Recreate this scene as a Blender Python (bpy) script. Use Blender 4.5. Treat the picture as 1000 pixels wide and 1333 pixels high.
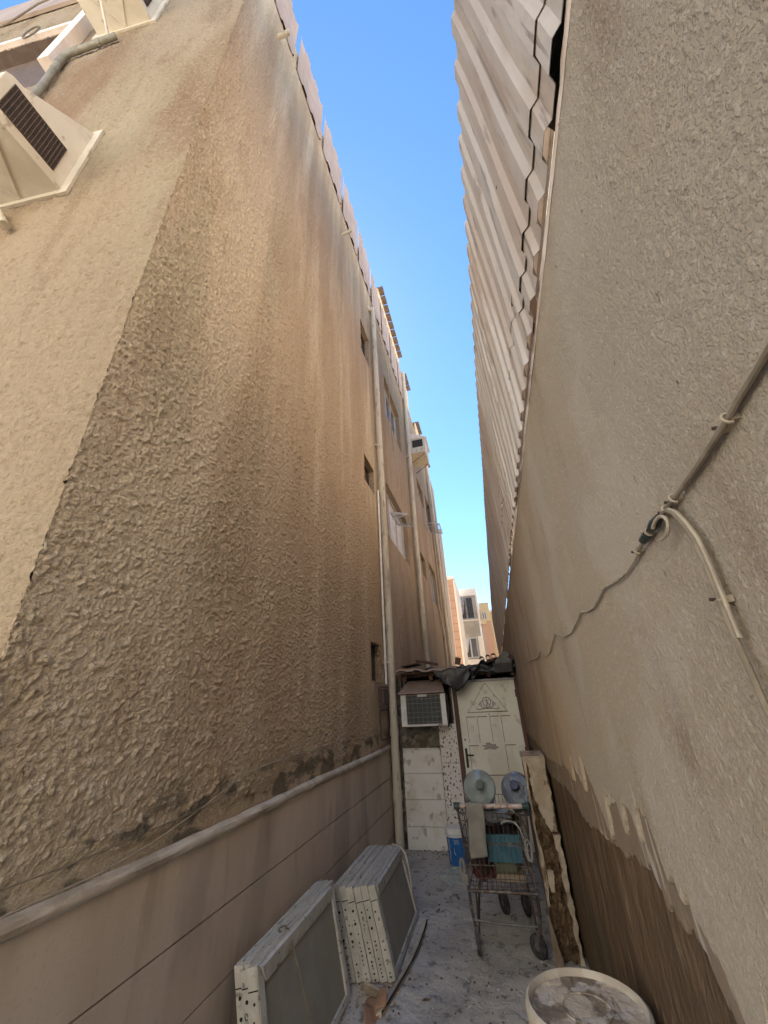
import bpy, bmesh, math, random
import numpy as np
from mathutils import Vector, Matrix, Quaternion
random.seed(7); rng = np.random.default_rng(7)
S = bpy.context.scene
for o in list(bpy.data.objects): bpy.data.objects.remove(o)
COL = S.collection
# ------------------------------------------------------------------ camera
H = 1.70
cd = bpy.data.cameras.new('camera'); cam = bpy.data.objects.new('camera', cd); COL.objects.link(cam)
cd.sensor_fit = 'HORIZONTAL'; cd.sensor_width = 36; cd.lens = 502/1000*36
cd.clip_start = 0.02; cd.clip_end = 600
cx, cy_, cz = (0.96549, 0.25638, -0.04571), (0.15301, -0.41643, 0.89620), (0.21073, -0.87227, -0.44129)
M = Matrix(((cx[0], cy_[0], cz[0], 0), (cx[1], cy_[1], cz[1], 0), (cx[2], cy_[2], cz[2], H), (0, 0, 0, 1)))
cam.matrix_world = M; S.camera = cam
# ------------------------------------------------------------------ world, sun, exposure
SUN_EL, SUN_AZ = math.radians(50), (-0.50, 0.866)      # direction towards the sun in plan
W = bpy.data.worlds.new('World'); S.world = W; W.use_nodes = True
nt = W.node_tree; bg = nt.nodes['Background']
sky = nt.nodes.new('ShaderNodeTexSky'); sky.sky_type = 'NISHITA'; sky.sun_disc = False
sky.sun_elevation = SUN_EL; sky.sun_rotation = math.atan2(SUN_AZ[0], SUN_AZ[1])
sky.air_density = 1.1; sky.dust_density = 0.1; sky.ozone_density = 2.0; sky.altitude = 600
hs = nt.nodes.new('ShaderNodeHueSaturation'); hs.inputs['Saturation'].default_value = 1.18
nt.links.new(sky.outputs[0], hs.inputs['Color']); nt.links.new(hs.outputs[0], bg.inputs[0]); bg.inputs[1].default_value = 0.05
sl = bpy.data.lights.new('sun', 'SUN'); sun = bpy.data.objects.new('sun', sl); COL.objects.link(sun)
sl.energy = 5; sl.angle = math.radians(0.53); sl.color = (1, 0.93, 0.82)
sd = Vector((SUN_AZ[0]*math.cos(SUN_EL), SUN_AZ[1]*math.cos(SUN_EL), math.sin(SUN_EL)))
sun.rotation_euler = sd.to_track_quat('Z', 'Y').to_euler(); sun.location = (0, 0, 30)
S.view_settings.view_transform = 'Standard'; S.view_settings.look = 'None'
S.view_settings.gamma = 1; S.view_settings.exposure = 2.68
try: S.view_settings.use_curve_mapping = False
except Exception: pass
S.render.engine = 'CYCLES'
S.cycles.max_bounces = 10; S.cycles.diffuse_bounces = 8
# ------------------------------------------------------------------ materials
def nd(t, ty, **kw):
    n = t.nodes.new(ty)
    for k, v in kw.items():
        if k in ('data_type', 'blend_type', 'operation', 'feature', 'distance', 'noise_dimensions', 'interpolation', 'vector_type', 'noise_type'): setattr(n, k, v)
        else: n.inputs[k].default_value = v
    return n
class MT:
    """small node helper; coordinates are Object coordinates"""
    def __init__(s, name, rough=.85, spec=.3, metal=0, rnd=0):
        s.m = bpy.data.materials.new(name); s.m.use_nodes = True; s.t = s.m.node_tree
        s.b = s.t.nodes['Principled BSDF']; s.b.inputs['Roughness'].default_value = rough
        s.b.inputs['Specular IOR Level'].default_value = spec; s.b.inputs['Metallic'].default_value = metal
        s.tc = s.t.nodes.new('ShaderNodeTexCoord'); s.c = None; s.h = None; MT.cur = s; s.rnd = rnd
    def L(s, a, b): s.t.links.new(a, b)
    def coord(s, scale=(1, 1, 1), loc=(0, 0, 0)):
        s = MT.cur
        mp = s.t.nodes.new('ShaderNodeMapping'); mp.inputs['Scale'].default_value = scale; mp.inputs['Location'].default_value = loc
        s.L(s.tc.outputs['Object'], mp.inputs[0])
        if s.rnd:      # every copy of a piece gets its own wear
            oi = s.t.nodes.new('ShaderNodeObjectInfo'); v = s.t.nodes.new('ShaderNodeVectorMath'); v.operation = 'MULTIPLY_ADD'
            s.L(oi.outputs['Random'], v.inputs[0]); v.inputs[1].default_value = (17, 31, 23); s.L(mp.outputs[0], v.inputs[2]); return v.outputs[0]
        return mp.outputs[0]
    def noise(s, scale, detail=4, st=(1, 1, 1), loc=(0, 0, 0), lo=.35, hi=.65, dist=0, rough=.55):
        s = MT.cur; n = nd(s.t, 'ShaderNodeTexNoise', Scale=scale, Detail=detail, Distortion=dist, Roughness=rough)
        s.L(s.coord(st, loc), n.inputs['Vector']); g = 1.5
        return s.ramp(n.outputs['Fac'], .5+(lo-.5)/g, .5+(hi-.5)/g) if (lo, hi) not in ((0, 1), (.2, .8)) else s.ramp(n.outputs['Fac'], lo, hi)
    def vor(s, scale, lo, hi, feature='F1', st=(1, 1, 1)):
        s = MT.cur
        n = nd(s.t, 'ShaderNodeTexVoronoi', feature=feature, Scale=scale); s.L(s.coord(st), n.inputs['Vector'])
        return s.ramp(n.outputs['Distance'], lo, hi)
    def ramp(s, v, lo, hi):
        s = MT.cur
        r = nd(s.t, 'ShaderNodeMapRange', interpolation='SMOOTHSTEP') if False else s.t.nodes.new('ShaderNodeMapRange')
        r.interpolation_type = 'SMOOTHSTEP'; r.inputs[1].default_value = lo; r.inputs[2].default_value = hi
        s.L(v, r.inputs[0]); return r.outputs[0]
    def axis(s, ax, lo, hi):
        s = MT.cur; x = s.t.nodes.new('ShaderNodeSeparateXYZ'); s.L(s.tc.outputs['Object'], x.inputs[0]); return s.ramp(x.outputs[ax], lo, hi)
    def mul(s, a, b, op='MULTIPLY'):
        s = MT.cur
        n = nd(s.t, 'ShaderNodeMath', operation=op)
        for i, v in enumerate((a, b)):
            if isinstance(v, (int, float)): n.inputs[i].default_value = v
            else: s.L(v, n.inputs[i])
        return n.outputs[0]
    def base(s, rgb): s.c = rgb; return s
    def mix(s, rgb, fac, amt=1.0):
        n = s.t.nodes.new('ShaderNodeMix'); n.data_type = 'RGBA'
        f = s.mul(fac, amt) if amt != 1 else fac
        s.L(f, n.inputs[0])
        if isinstance(s.c, tuple): n.inputs[6].default_value = (*s.c, 1)
        else: s.L(s.c, n.inputs[6])
        n.inputs[7].default_value = (*rgb, 1); s.c = n.outputs[2]; return s
    def bump(s, h, strength=.5, dist=.01):
        n = s.t.nodes.new('ShaderNodeBump'); n.inputs['Strength'].default_value = strength; n.inputs['Distance'].default_value = dist
        s.L(h, n.inputs['Height'])
        if s.h is not None: s.L(s.h, n.inputs['Normal'])
        s.h = n.outputs[0]; return s
    def done(s):
        if isinstance(s.c, tuple): s.b.inputs['Base Color'].default_value = (*s.c, 1)
        else: s.L(s.c, s.b.inputs['Base Color'])
        if s.h is not None: s.L(s.h, s.b.inputs['Normal'])
        return s.m
def simple(name, rgb, rgb2=None, rough=.6, spec=.4, metal=0, scale=12, amt=.6, bump=.15, bd=.002, bs=60, st=(1, 1, 1)):
    m = MT(name, rough, spec, metal).base(rgb)
    if rgb2: m.mix(rgb2, m.noise(scale, 5, st), amt)
    if bump: m.bump(m.noise(bs, 4, lo=0, hi=1), bump, bd)
    return m.done()
K = {}
# side stucco of the flat block: coarse splatter render
def stucco(name, base, dark, light):
    m = MT(name, .92, .2).base(base)
    m.mix(light, m.noise(.55, 3, loc=(3, 1, 8), lo=.42, hi=.7), .55)
    m.mix(dark, m.noise(.8, 4, st=(1, 1.6, .22), lo=.45, hi=.72), .75)
    m.mix((dark[0]*.8, dark[1]*.74, dark[2]*.66), m.noise(3.5, 6, st=(1, 1, .3), lo=.5, hi=.75), .4)
    m.mix((.33, .31, .22), m.noise(1.3, 4, st=(1, 1.4, .25), loc=(9, 4, 2), lo=.55, hi=.75), .4)
    m.mix((base[0]*1.15, base[1]*1.15, base[2]*1.12), m.noise(38, 5, lo=.52, hi=.66), .55)
    m.mix((dark[0]*.7, dark[1]*.65, dark[2]*.6), m.noise(26, 5, loc=(2, 2, 2), lo=.56, hi=.76), .3)
    return m
m = stucco('stucco_side', (.62, .53, .405), (.46, .36, .26), (.65, .57, .46))
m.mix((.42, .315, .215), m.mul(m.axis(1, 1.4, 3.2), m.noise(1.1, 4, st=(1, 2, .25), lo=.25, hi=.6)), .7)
m.mix((.33, .24, .165), m.mul(m.axis(2, 5.0, 9.5), m.noise(1.4, 5, st=(1, 2, .2), loc=(3, 3, 3), lo=.3, hi=.6)), .55)  # brown water streaks, also used to tone down the over-bright upper wall
m.mix((.15, .14, .11), m.mul(m.ramp(m.axis(2, 1.17, 1.50), 1, .2), m.noise(5, 6, st=(1, .8, 1.6), lo=.47, hi=.6)), .85)
m.bump(m.noise(130, 5, lo=.3, hi=.7), .7, .003).bump(m.noise(70, 5, lo=.42, hi=.58), .6, .003)
K['stucco_side'] = m.done()
m = stucco('stucco_far', (.43, .34, .25), (.33, .23, .15), (.46, .37, .28))
m.bump(m.noise(30, 5, lo=.42, hi=.6), 1, .02); K['stucco_far'] = m.done()
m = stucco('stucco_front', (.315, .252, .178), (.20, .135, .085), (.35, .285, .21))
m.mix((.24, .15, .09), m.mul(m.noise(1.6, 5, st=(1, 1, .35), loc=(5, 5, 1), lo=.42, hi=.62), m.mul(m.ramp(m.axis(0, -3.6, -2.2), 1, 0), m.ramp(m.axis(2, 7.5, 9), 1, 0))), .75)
m.bump(m.noise(90, 5, lo=.3, hi=.7), .6, .003).bump(m.noise(40, 5, lo=.35, hi=.65), .6, .006)
K['stucco_front'] = m.done()
# right boundary wall skin
m = MT('plaster_skin', .92, .2).base((.345, .30, .235))
m.mix((.34, .265, .18), m.noise(1.2, 4, loc=(1, 1, 1)), .6)
m.mix((.38, .27, .145), m.mul(m.axis(1, 1.2, 3.4), m.ramp(m.axis(2, 1.5, 2.1), 1, 0)), .7)
m.mix((.36, .255, .18), m.axis(1, 1.5, 3.5), .45)
m.mix((.22, .155, .11), m.noise(2.6, 6, st=(1, 1.8, .4), loc=(4, 2, 2), lo=.54, hi=.74), .6)
m.mix((.42, .365, .30), m.noise(2.6, 4, loc=(8, 2, 2), lo=.5, hi=.7), .5)
m.mix((.45, .40, .33), m.noise(90, 4, lo=.58, hi=.7), .5)
m.mix((.15, .11, .08), m.noise(30, 3, st=(1, 1.5, .6), loc=(2, 6, 2), lo=.80, hi=.84), .85)
m.bump(m.noise(260, 5, lo=.2, hi=.8), .5, .0015).bump(m.noise(130, 5, lo=.45, hi=.62), .5, .0015)
K['skin'] = m.done()
m = MT('plaster_mid', .95, .1).base((.23, .175, .13))
m.mix((.20, .15, .105), m.noise(5, 5, st=(1, 1.5, .4)), .6).mix((.42, .37, .31), m.noise(11, 5, st=(1, 2, .3), lo=.62, hi=.7), .8)
m.bump(m.noise(70, 5, lo=.2, hi=.8), .5, .003); K['mid'] = m.done()
m = MT('plaster_brown', .95, .1).base((.16, .108, .068)).mix((.085, .056, .034), m.noise(4, 6, st=(1, 1.5, .35)), .7).mix((.24, .18, .12), m.noise(13, 6, st=(1, 2, .25), lo=.6, hi=.75), .6)
m.mix((.10, .095, .06), m.mul(m.ramp(m.axis(2, .3, 1.0), 1, 0), m.noise(3, 4)), .6)
m.bump(m.noise(40, 7, st=(1, 1.5, .4), lo=.2, hi=.8), .8, .010); K['brown'] = m.done()
m = MT('cladding', .7, .35).base((.56, .485, .405)).mix((.46, .375, .295), m.noise(1.8, 5, st=(1, 1, .35)), .7).mix((.34, .29, .24), m.noise(2.3, 5, st=(1, 1, .3), loc=(4, 7, 1), lo=.5, hi=.7), .6)
m.mix((.22, .16, .11), m.noise(4, 7, st=(1, 2, .35), loc=(1, 3, 1), lo=.6, hi=.8), .35).mix((.40, .34, .28), m.noise(70, 3, lo=.6, hi=.75), .35)
m.bump(m.noise(140, 5, lo=.2, hi=.8), .35, .0015); K['clad'] = m.done()
K['joint'] = simple('joint_mortar', (.10, .075, .055), (.06, .045, .035), rough=.95)
m = MT('moulding', .7, .3).base((.56, .50, .41)).mix((.30, .24, .17), m.noise(5, 6, st=(1, 1, 1)), .6).mix((.55, .50, .42), m.noise(12, 5, st=(1, .5, 1), lo=.55, hi=.7), .5)
m.bump(m.noise(60, 5), .4, .003); K['mould'] = m.done()
m = MT('ground_concrete', .85, .3).base((.50, .475, .425)).mix((.33, .31, .275), m.noise(2.4, 7, lo=.4, hi=.62), .75).mix((.50, .49, .47), m.noise(3.1, 7, loc=(5, 5, 5), lo=.5, hi=.68), .7)
m.mix((.09, .082, .074), m.noise(9, 7, loc=(1, 5, 5), lo=.58, hi=.72), .6).mix((.50, .50, .49), m.noise(55, 5, loc=(3, 3, 1), lo=.66, hi=.72), .8)
m.mix((.42, .43, .42), m.mul(m.noise(1.6, 4, loc=(7.3, 2.2, 0), lo=.52, hi=.66), m.noise(30, 6, lo=.45, hi=.65)), .7)
m.bump(m.noise(45, 8, lo=.2, hi=.8), .5, .006).bump(m.noise(6, 4), .4, .02); K['ground'] = m.done()
K['earth'] = simple('dusty_ground', (.35, .30, .24), (.28, .24, .19), rough=.95, scale=.5)
m = MT('corrugated', .55, .4).base((.40, .365, .33)).mix((.36, .29, .235), m.noise(1.6, 5, st=(1, 2, .35), lo=.38, hi=.66), .85).mix((.56, .53, .50), m.noise(2.2, 5, st=(1, 2, .3), loc=(6, 1, 3), lo=.5, hi=.7), .6)
m.mix((.16, .13, .11), m.noise(14, 6, st=(1, 2.5, .2), loc=(6, 4, 3), lo=.63, hi=.75), .7).mix((.30, .20, .13), m.noise(5, 6, st=(1, 3, .2), loc=(1, 4, 9), lo=.6, hi=.75), .5)
m.bump(m.noise(12, 5), .3, .004); K['corr'] = m.done()
K['fascia'] = simple('roof_fascia', (.40, .32, .27), (.32, .25, .2), rough=.6, scale=2)
K['coping'] = simple('coping', (.78, .68, .62), (.66, .56, .5), rough=.9, scale=6)  # pale pink paints the wall top as if sunlit; reused on other trim
m = MT('pvc_cream', .5, .4).base((.56, .51, .42)).mix((.36, .31, .24), m.noise(5, 6, st=(1, 1, .3), lo=.48, hi=.7), .65).mix((.20, .17, .13), m.noise(14, 6, st=(1, 1, .3), lo=.64, hi=.75), .6)
K['pvc'] = m.done()
K['pvc_dark'] = simple('pvc_grey', (.27, .26, .21), (.18, .16, .13), rough=.6)
K['pale_frame'] = simple('window_aluminium', (.55, .56, .58), (.42, .42, .43), rough=.45, scale=4)
K['dark_frame'] = simple('window_bronze', (.08, .065, .055), (.05, .04, .035), rough=.5)
K['shutter'] = simple('window_shutter', (.14, .10, .08), (.10, .07, .055), rough=.7)
K['curtain'] = simple('window_cloth', (.55, .56, .62), (.42, .43, .5), rough=.9, scale=3)
m = MT('window_glass', .12, .6).base((.035, .035, .04)); K['glass'] = m.done()
m = MT('clear_pane', .1, .6).base((.3, .34, .36)); m.b.inputs['Alpha'].default_value = .35; K['pane'] = m.done()
m = MT('ac_cover', .65, .35).base((.63, .58, .49)).mix((.50, .44, .35), m.noise(2.5, 6), .6).mix((.30, .24, .17), m.noise(9, 7, st=(1, 1, .5), lo=.62, hi=.74), .7)
m.bump(m.noise(18, 5), .25, .004); K['ac_cover'] = m.done()
K['black'] = simple('black_plastic', (.02, .02, .022), (.05, .045, .04), rough=.6)
K['black_tarp'] = simple('black_tarpaulin', (.016, .017, .018), (.05, .05, .05), rough=.38, spec=.5, scale=5, bump=.6, bd=.01, bs=18)
K['grille'] = simple('grille_dark', (.035, .028, .025), None, rough=.7)
K['white_metal'] = simple('white_enamel', (.78, .78, .77), (.58, .56, .52), rough=.45, scale=7)
K['hood'] = simple('pink_plywood', (.38, .29, .25), (.27, .20, .165), rough=.8, scale=6, st=(1, 1, 1))
K['coil'] = simple('coil_fins', (.035, .045, .045), (.07, .08, .075), rough=.5, scale=30)
K['wire'] = simple('grille_wire', (.36, .38, .38), (.22, .2, .18), rough=.45)
m = MT('door_cream', .55, .4).base((.80, .79, .70)).mix((.66, .62, .50), m.noise(3.2, 6, st=(1, 1, .5), lo=.48, hi=.7), .65).mix((.36, .30, .21), m.noise(7, 7, lo=.62, hi=.78), .45)
m.bump(m.noise(30, 5), .2, .002); K['door'] = m.done()
K['door_line'] = simple('door_shadow_line', (.14, .10, .07), (.22, .18, .14), rough=.8)  # dark colour for painted shadow lines on the door; also salmon house joints
K['door_chip'] = simple('door_bare_patch', (.34, .29, .26), (.45, .42, .36), rough=.8, scale=25)
K['ornament'] = simple('ornament_iron', (.24, .25, .25), (.38, .37, .34), rough=.6, scale=30)
K['rust_frame'] = simple('door_frame_brown', (.13, .055, .04), (.07, .04, .03), rough=.6, scale=8, st=(1, 1, .4))
m = MT('stone_tile', .6, .4).base((.76, .75, .71)).mix((.58, .54, .45), m.noise(3, 6, lo=.42, hi=.65), .8).mix((.80, .80, .78), m.noise(4, 5, loc=(3, 3, 3), lo=.5, hi=.7), .6).mix((.20, .17, .12), m.noise(9, 7, lo=.62, hi=.72), .55)
K['tile'] = m.done()
m = MT('terrazzo', .5, .4).base((.74, .71, .67)).mix((.035, .033, .03), m.ramp(m.vor(25, .22, .34, st=(1, 1, .75)), 1, 0), .9).mix((.25, .17, .12), m.ramp(m.vor(26, .20, .3), 1, 0), .8)
K['terrazzo'] = m.done()
m = MT('bare_cement', .95, .1).base((.20, .18, .145))
m.mix((.10, .085, .065), m.noise(8, 7, lo=.42, hi=.6), .8).mix((.34, .31, .26), m.noise(11, 6, loc=(4, 4, 4), lo=.55, hi=.68), .7).bump(m.noise(22, 7), .7, .01)
K['cement'] = m.done()
m = MT('rubble', .95, .1).base((.20, .135, .08)).mix((.11, .07, .04), m.noise(12, 7), .7).mix((.30, .22, .14), m.noise(25, 6, lo=.55, hi=.7), .6).bump(m.noise(24, 8, lo=.2, hi=.8), 1, .03); K['rubble'] = m.done()
m = MT('plaster_chip', .9, .2).base((.45, .38, .29)).mix((.33, .26, .18), m.noise(14, 6), .6).mix((.19, .12, .075), m.noise(11, 5, st=(1, 1, .5), lo=.6, hi=.66), .8).bump(m.noise(60, 6), .5, .004); K['chip'] = m.done()
m = MT('drum_lid', .8, .3).base((.46, .40, .32)).mix((.18, .14, .10), m.noise(11, 7, st=(1, .6, 1), lo=.45, hi=.58), .9).mix((.52, .49, .44), m.noise(16, 7, loc=(3, 3, 3), lo=.52, hi=.66), .8).mix((.10, .08, .06), m.noise(7, 5, st=(2.5, .35, 1), lo=.62, hi=.70), .7)
m.bump(m.noise(28, 7), .6, .006); K['lid'] = m.done()
K['lid_rim'] = simple('drum_rim', (.46, .42, .35), (.30, .26, .2), rough=.7, scale=14)
K['drum'] = simple('drum_body', (.05, .03, .03), (.09, .06, .05), rough=.6)
m = MT('rusty_steel', .6, .4, .5).base((.10, .09, .082)).mix((.12, .06, .035), m.noise(18, 6, lo=.45, hi=.62), .8).mix((.30, .29, .27), m.noise(30, 5, loc=(1, 1, 1), lo=.55, hi=.7), .6); K['cart'] = m.done()
m = MT('cart_handle', .5, .4).base((.50, .38, .33)).mix((.16, .08, .05), m.noise(28, 5, lo=.5, hi=.6), .8).mix((.62, .58, .54), m.noise(20, 5, loc=(4, 1, 1), lo=.5, hi=.64), .7); K['handle'] = m.done()
K['green_plastic'] = simple('dark_green_plastic', (.02, .06, .05), (.05, .07, .06), rough=.5)
K['tyre'] = simple('caster_rubber', (.028, .028, .03), (.09, .085, .08), rough=.7, scale=30)
K['caster'] = simple('caster_fork', (.12, .12, .12), (.2, .19, .17), rough=.55, metal=.4)
m = MT('towel', .95, .1).base((.27, .26, .235)).mix((.19, .18, .16), m.noise(9, 5), .5).bump(m.noise(300, 3), .4, .002); K['towel'] = m.done()
K['blue_crate'] = simple('blue_box', (.035, .14, .20), (.07, .19, .24), rough=.5)
K['grey_bag'] = simple('grey_plastic_bag', (.34, .35, .36), (.2, .21, .22), rough=.4, spec=.5, bump=.6, bd=.01, bs=25)
K['dark_bag'] = simple('dark_cloth', (.03, .022, .022), (.07, .045, .04), rough=.9)
K['red_cloth'] = simple('dull_red_cloth', (.14, .035, .03), (.07, .03, .03), rough=.9)
K['green_box'] = simple('olive_box', (.10, .13, .08), (.16, .16, .11), rough=.7)
K['tan_box'] = simple('tan_carton', (.34, .28, .2), (.25, .2, .14), rough=.8)
K['cord'] = simple('grey_cord', (.34, .33, .31), None, rough=.6, bump=0)
m = MT('bucket_blue', .4, .5).base((.02, .13, .40)).mix((.05, .20, .47), m.noise(7, 5), .5).mix((.02, .06, .19), m.noise(13, 6, lo=.6, hi=.7), .6); K['bucket'] = m.done()
K['white_plastic'] = simple('white_plastic', (.82, .82, .80), (.66, .65, .61), rough=.45, scale=10)
m = MT('bottle_plastic', .10, .6).base((.46, .54, .54)).mix((.30, .36, .36), m.noise(6, 6), .6).mix((.6, .62, .62), m.noise(30, 4, lo=.68, hi=.71), .8)
m.b.inputs['Transmission Weight'].default_value = .6; m.b.inputs['Coat Weight'].default_value = .6; m.b.inputs['Coat Roughness'].default_value = .06; K['bottle'] = m.done()
m = MT('bottle_plastic_blue', .12, .6).base((.34, .40, .50)).mix((.22, .26, .33), m.noise(6, 6), .6).mix((.6, .62, .62), m.noise(30, 4, lo=.68, hi=.71), .8)
m.b.inputs['Transmission Weight'].default_value = .6; m.b.inputs['Coat Weight'].default_value = .6; m.b.inputs['Coat Roughness'].default_value = .06; K['bottle_blue'] = m.done()
K['cap_blue'] = simple('cap_navy', (.012, .022, .08), None, rough=.45, bump=0)
K['cap_grey'] = simple('cap_grey', (.10, .13, .12), (.05, .07, .06), rough=.5)
m = MT('clear_film', .12, .6).base((.66, .78, .77)); m.b.inputs['Transmission Weight'].default_value = .5; m.b.inputs['Alpha'].default_value = .6
m.bump(m.noise(22, 5), .8, .01); K['film'] = m.done()
m = MT('panel_white', .55, .4, 0, 1).base((.55, .53, .47)).mix((.37, .355, .30), m.noise(6, 6, st=(1, .5, 1)), .6).mix((.10, .09, .075), m.noise(30, 7, st=(1, .6, 1), lo=.64, hi=.74), .7).mix((.60, .59, .56), m.noise(11, 6, loc=(3, 2, 1), lo=.55, hi=.7), .6)
m.bump(m.noise(50, 5), .3, .002); K['panel'] = m.done()
m = MT('panel_face', .6, .4, 0, 1).base((.32, .30, .245)).mix((.25, .23, .18), m.noise(2.5, 6), .6).mix((.25, .235, .195), m.noise(4, 6, loc=(3, 2, 1), lo=.5, hi=.7), .5); K['pface'] = m.done()
K['hole'] = simple('panel_hole', (.015, .015, .015), None, rough=.9, bump=0)
K['mark'] = simple('panel_green_print', (.05, .12, .10), None, rough=.8, bump=0)
K['wood'] = simple('weathered_wood', (.15, .09, .06), (.08, .05, .035), rough=.85, scale=10, st=(1, 4, 1))
K['brown_card'] = simple('brown_card', (.40, .235, .14), (.27, .15, .085), rough=.85, scale=14, bump=.5, bd=.005, bs=25)
K['cable'] = simple('cable_sheath', (.17, .14, .10), (.26, .215, .16), rough=.7, scale=30)
K['cable_pale'] = simple('cable_pale', (.36, .31, .235), (.25, .21, .155), rough=.7, scale=30)
K['tape'] = simple('green_tape', (.03, .04, .032), None, rough=.5)
K['clip'] = simple('cable_clip', (.34, .29, .22), (.25, .21, .16), rough=.8)
K['nail'] = simple('rusty_nail', (.05, .03, .025), None, rough=.7)
K['orange_stone'] = simple('salmon_facade', (.50, .33, .25), (.44, .29, .22), rough=.9, scale=1.5)
m = MT('grey_facade', .9, .2).base((.44, .42, .38)).mix((.30, .28, .24), m.noise(.9, 7, lo=.42, hi=.62), .7); K['grey_facade'] = m.done()
K['pale_facade'] = simple('cream_facade', (.82, .79, .72), (.76, .73, .66), rough=.9, scale=1)
K['yellow_facade'] = simple('yellow_facade', (.62, .52, .32), (.56, .46, .28), rough=.9, scale=1)
K['peach_facade'] = simple('peach_facade', (.55, .36, .26), (.50, .33, .24), rough=.9, scale=1)
K['leaf'] = simple('dry_leaf', (.10, .06, .03), (.16, .11, .05), rough=.8)
K['white_bit'] = simple('white_plaster_bit', (.62, .62, .60), None, rough=.9)
# ------------------------------------------------------------------ object helpers
def link(name, me, mat=None, parent=None):
    o = bpy.data.objects.new(name, me); COL.objects.link(o)
    if mat is not None:
        me.materials.append(K[mat] if isinstance(mat, str) else mat)
    if parent is not None: o.parent = parent
    return o
def tag(o, label, cat, group=None, kind=None):
    if label: o['label'] = label
    if cat: o['category'] = cat
    if group: o['group'] = group
    if kind: o['kind'] = kind
    return o
def thing(name, label, cat, loc=(0, 0, 0), rot=(0, 0, 0), group=None):
    o = bpy.data.objects.new(name, None); COL.objects.link(o); o.location = loc; o.rotation_euler = rot
    o.empty_display_size = .1
    return tag(o, label, cat, group)
class MB:
    def __init__(s): s.b = bmesh.new()
    def box(s, a, c, rot=None, piv=None):
        vs = []
        for x in (a[0], c[0]):
            for y in (a[1], c[1]):
                for z in (a[2], c[2]):
                    p = Vector((x, y, z))
                    if rot is not None:
                        q = Vector(piv) if piv is not None else (Vector(a)+Vector(c))/2
                        p = rot @ (p-q) + q
                    vs.append(s.b.verts.new(p))
        for f in ((0, 1, 3, 2), (4, 6, 7, 5), (0, 4, 5, 1), (2, 3, 7, 6), (0, 2, 6, 4), (1, 5, 7, 3)):
            s.b.faces.new([vs[i] for i in f])
        return s
    def hexa(s, p):
        """8 points: bottom ring 0-3, top ring 4-7"""
        v = [s.b.verts.new(q) for q in p]
        for f in ((3, 2, 1, 0), (4, 5, 6, 7), (0, 1, 5, 4), (1, 2, 6, 5), (2, 3, 7, 6), (3, 0, 4, 7)): s.b.faces.new([v[i] for i in f])
        return s
    def tube(s, pts, r, seg=8, cap=True, closed=False):
        pts = [Vector(p) for p in pts]; rs = r if isinstance(r, (list, tuple)) else [r]*len(pts)
        rings = []; n = len(pts); prev = None
        for i, p in enumerate(pts):
            if closed: d = pts[(i+1) % n]-pts[i-1]
            else: d = pts[min(i+1, n-1)]-pts[max(i-1, 0)]
            if d.length < 1e-9: d = Vector((0, 0, 1))
            d.normalize()
            if prev is None:
                u = d.orthogonal().normalized()
            else:
                u = prev - d*prev.dot(d)
                u = u.normalized() if u.length > 1e-6 else d.orthogonal().normalized()
            prev = u; v = d.cross(u)
            rings.append([s.b.verts.new(p+(u*math.cos(2*math.pi*k/seg)+v*math.sin(2*math.pi*k/seg))*rs[i]) for k in range(seg)])
        m_ = n if closed else n-1
        for i in range(m_):
            A, B = rings[i], rings[(i+1) % n]
            for k in range(seg): s.b.faces.new((A[k], A[(k+1) % seg], B[(k+1) % seg], B[k]))
        if cap and not closed:
            s.b.faces.new(rings[0][::-1]); s.b.faces.new(rings[-1])
        return s
    def lathe(s, prof, seg=28, M_=None):
        rings = []
        for r, z in prof:
            ring = []
            for k in range(seg):
                p = Vector((r*math.cos(2*math.pi*k/seg), r*math.sin(2*math.pi*k/seg), z))
                ring.append(s.b.verts.new(M_ @ p if M_ is not None else p))
            rings.append(ring)
        for A, B in zip(rings, rings[1:]):
            for k in range(seg): s.b.faces.new((A[k], A[(k+1) % seg], B[(k+1) % seg], B[k]))
        if prof[0][0] > 0: s.b.faces.new(rings[0][::-1])
        if prof[-1][0] > 0: s.b.faces.new(rings[-1])
        return s
    def poly(s, pts, ext):
        """extrude polygon pts (3D) by vector ext"""
        a = [s.b.verts.new(Vector(p)) for p in pts]; b = [s.b.verts.new(Vector(p)+Vector(ext)) for p in pts]
        s.b.faces.new(a[::-1]); s.b.faces.new(b); n = len(a)
        for i in range(n): s.b.faces.new((a[i], a[(i+1) % n], b[(i+1) % n], b[i]))
        return s
    def grid(s, fn, nu, nv):
        g = [[s.b.verts.new(fn(i/nu, j/nv)) for j in range(nv+1)] for i in range(nu+1)]
        for i in range(nu):
            for j in range(nv): s.b.faces.new((g[i][j], g[i+1][j], g[i+1][j+1], g[i][j+1]))
        return s
    def build(s, name, mat, parent=None, smooth=False, bevel=0, xf=None, solid=0, fix=True):
        if xf is not None: bmesh.ops.transform(s.b, matrix=xf, verts=s.b.verts)
        if bevel:
            es = [e for e in s.b.edges if len(e.link_faces) == 2 and e.calc_face_angle(0) > .6]
            bmesh.ops.bevel(s.b, geom=es, offset=bevel, segments=2, affect='EDGES', profile=.6)
        if fix: bmesh.ops.recalc_face_normals(s.b, faces=s.b.faces)
        me = bpy.data.meshes.new(name); s.b.to_mesh(me); s.b.free()
        if smooth:
            me.polygons.foreach_set('use_smooth', [True]*len(me.polygons))
            try: me.set_sharp_from_angle(angle=math.radians(smooth if smooth > 1 else 40))
            except Exception: pass
        o = link(name, me, mat, parent)
        if solid:
            md = o.modifiers.new('thickness', 'SOLIDIFY'); md.thickness = solid; md.offset = 0
        return o
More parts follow.
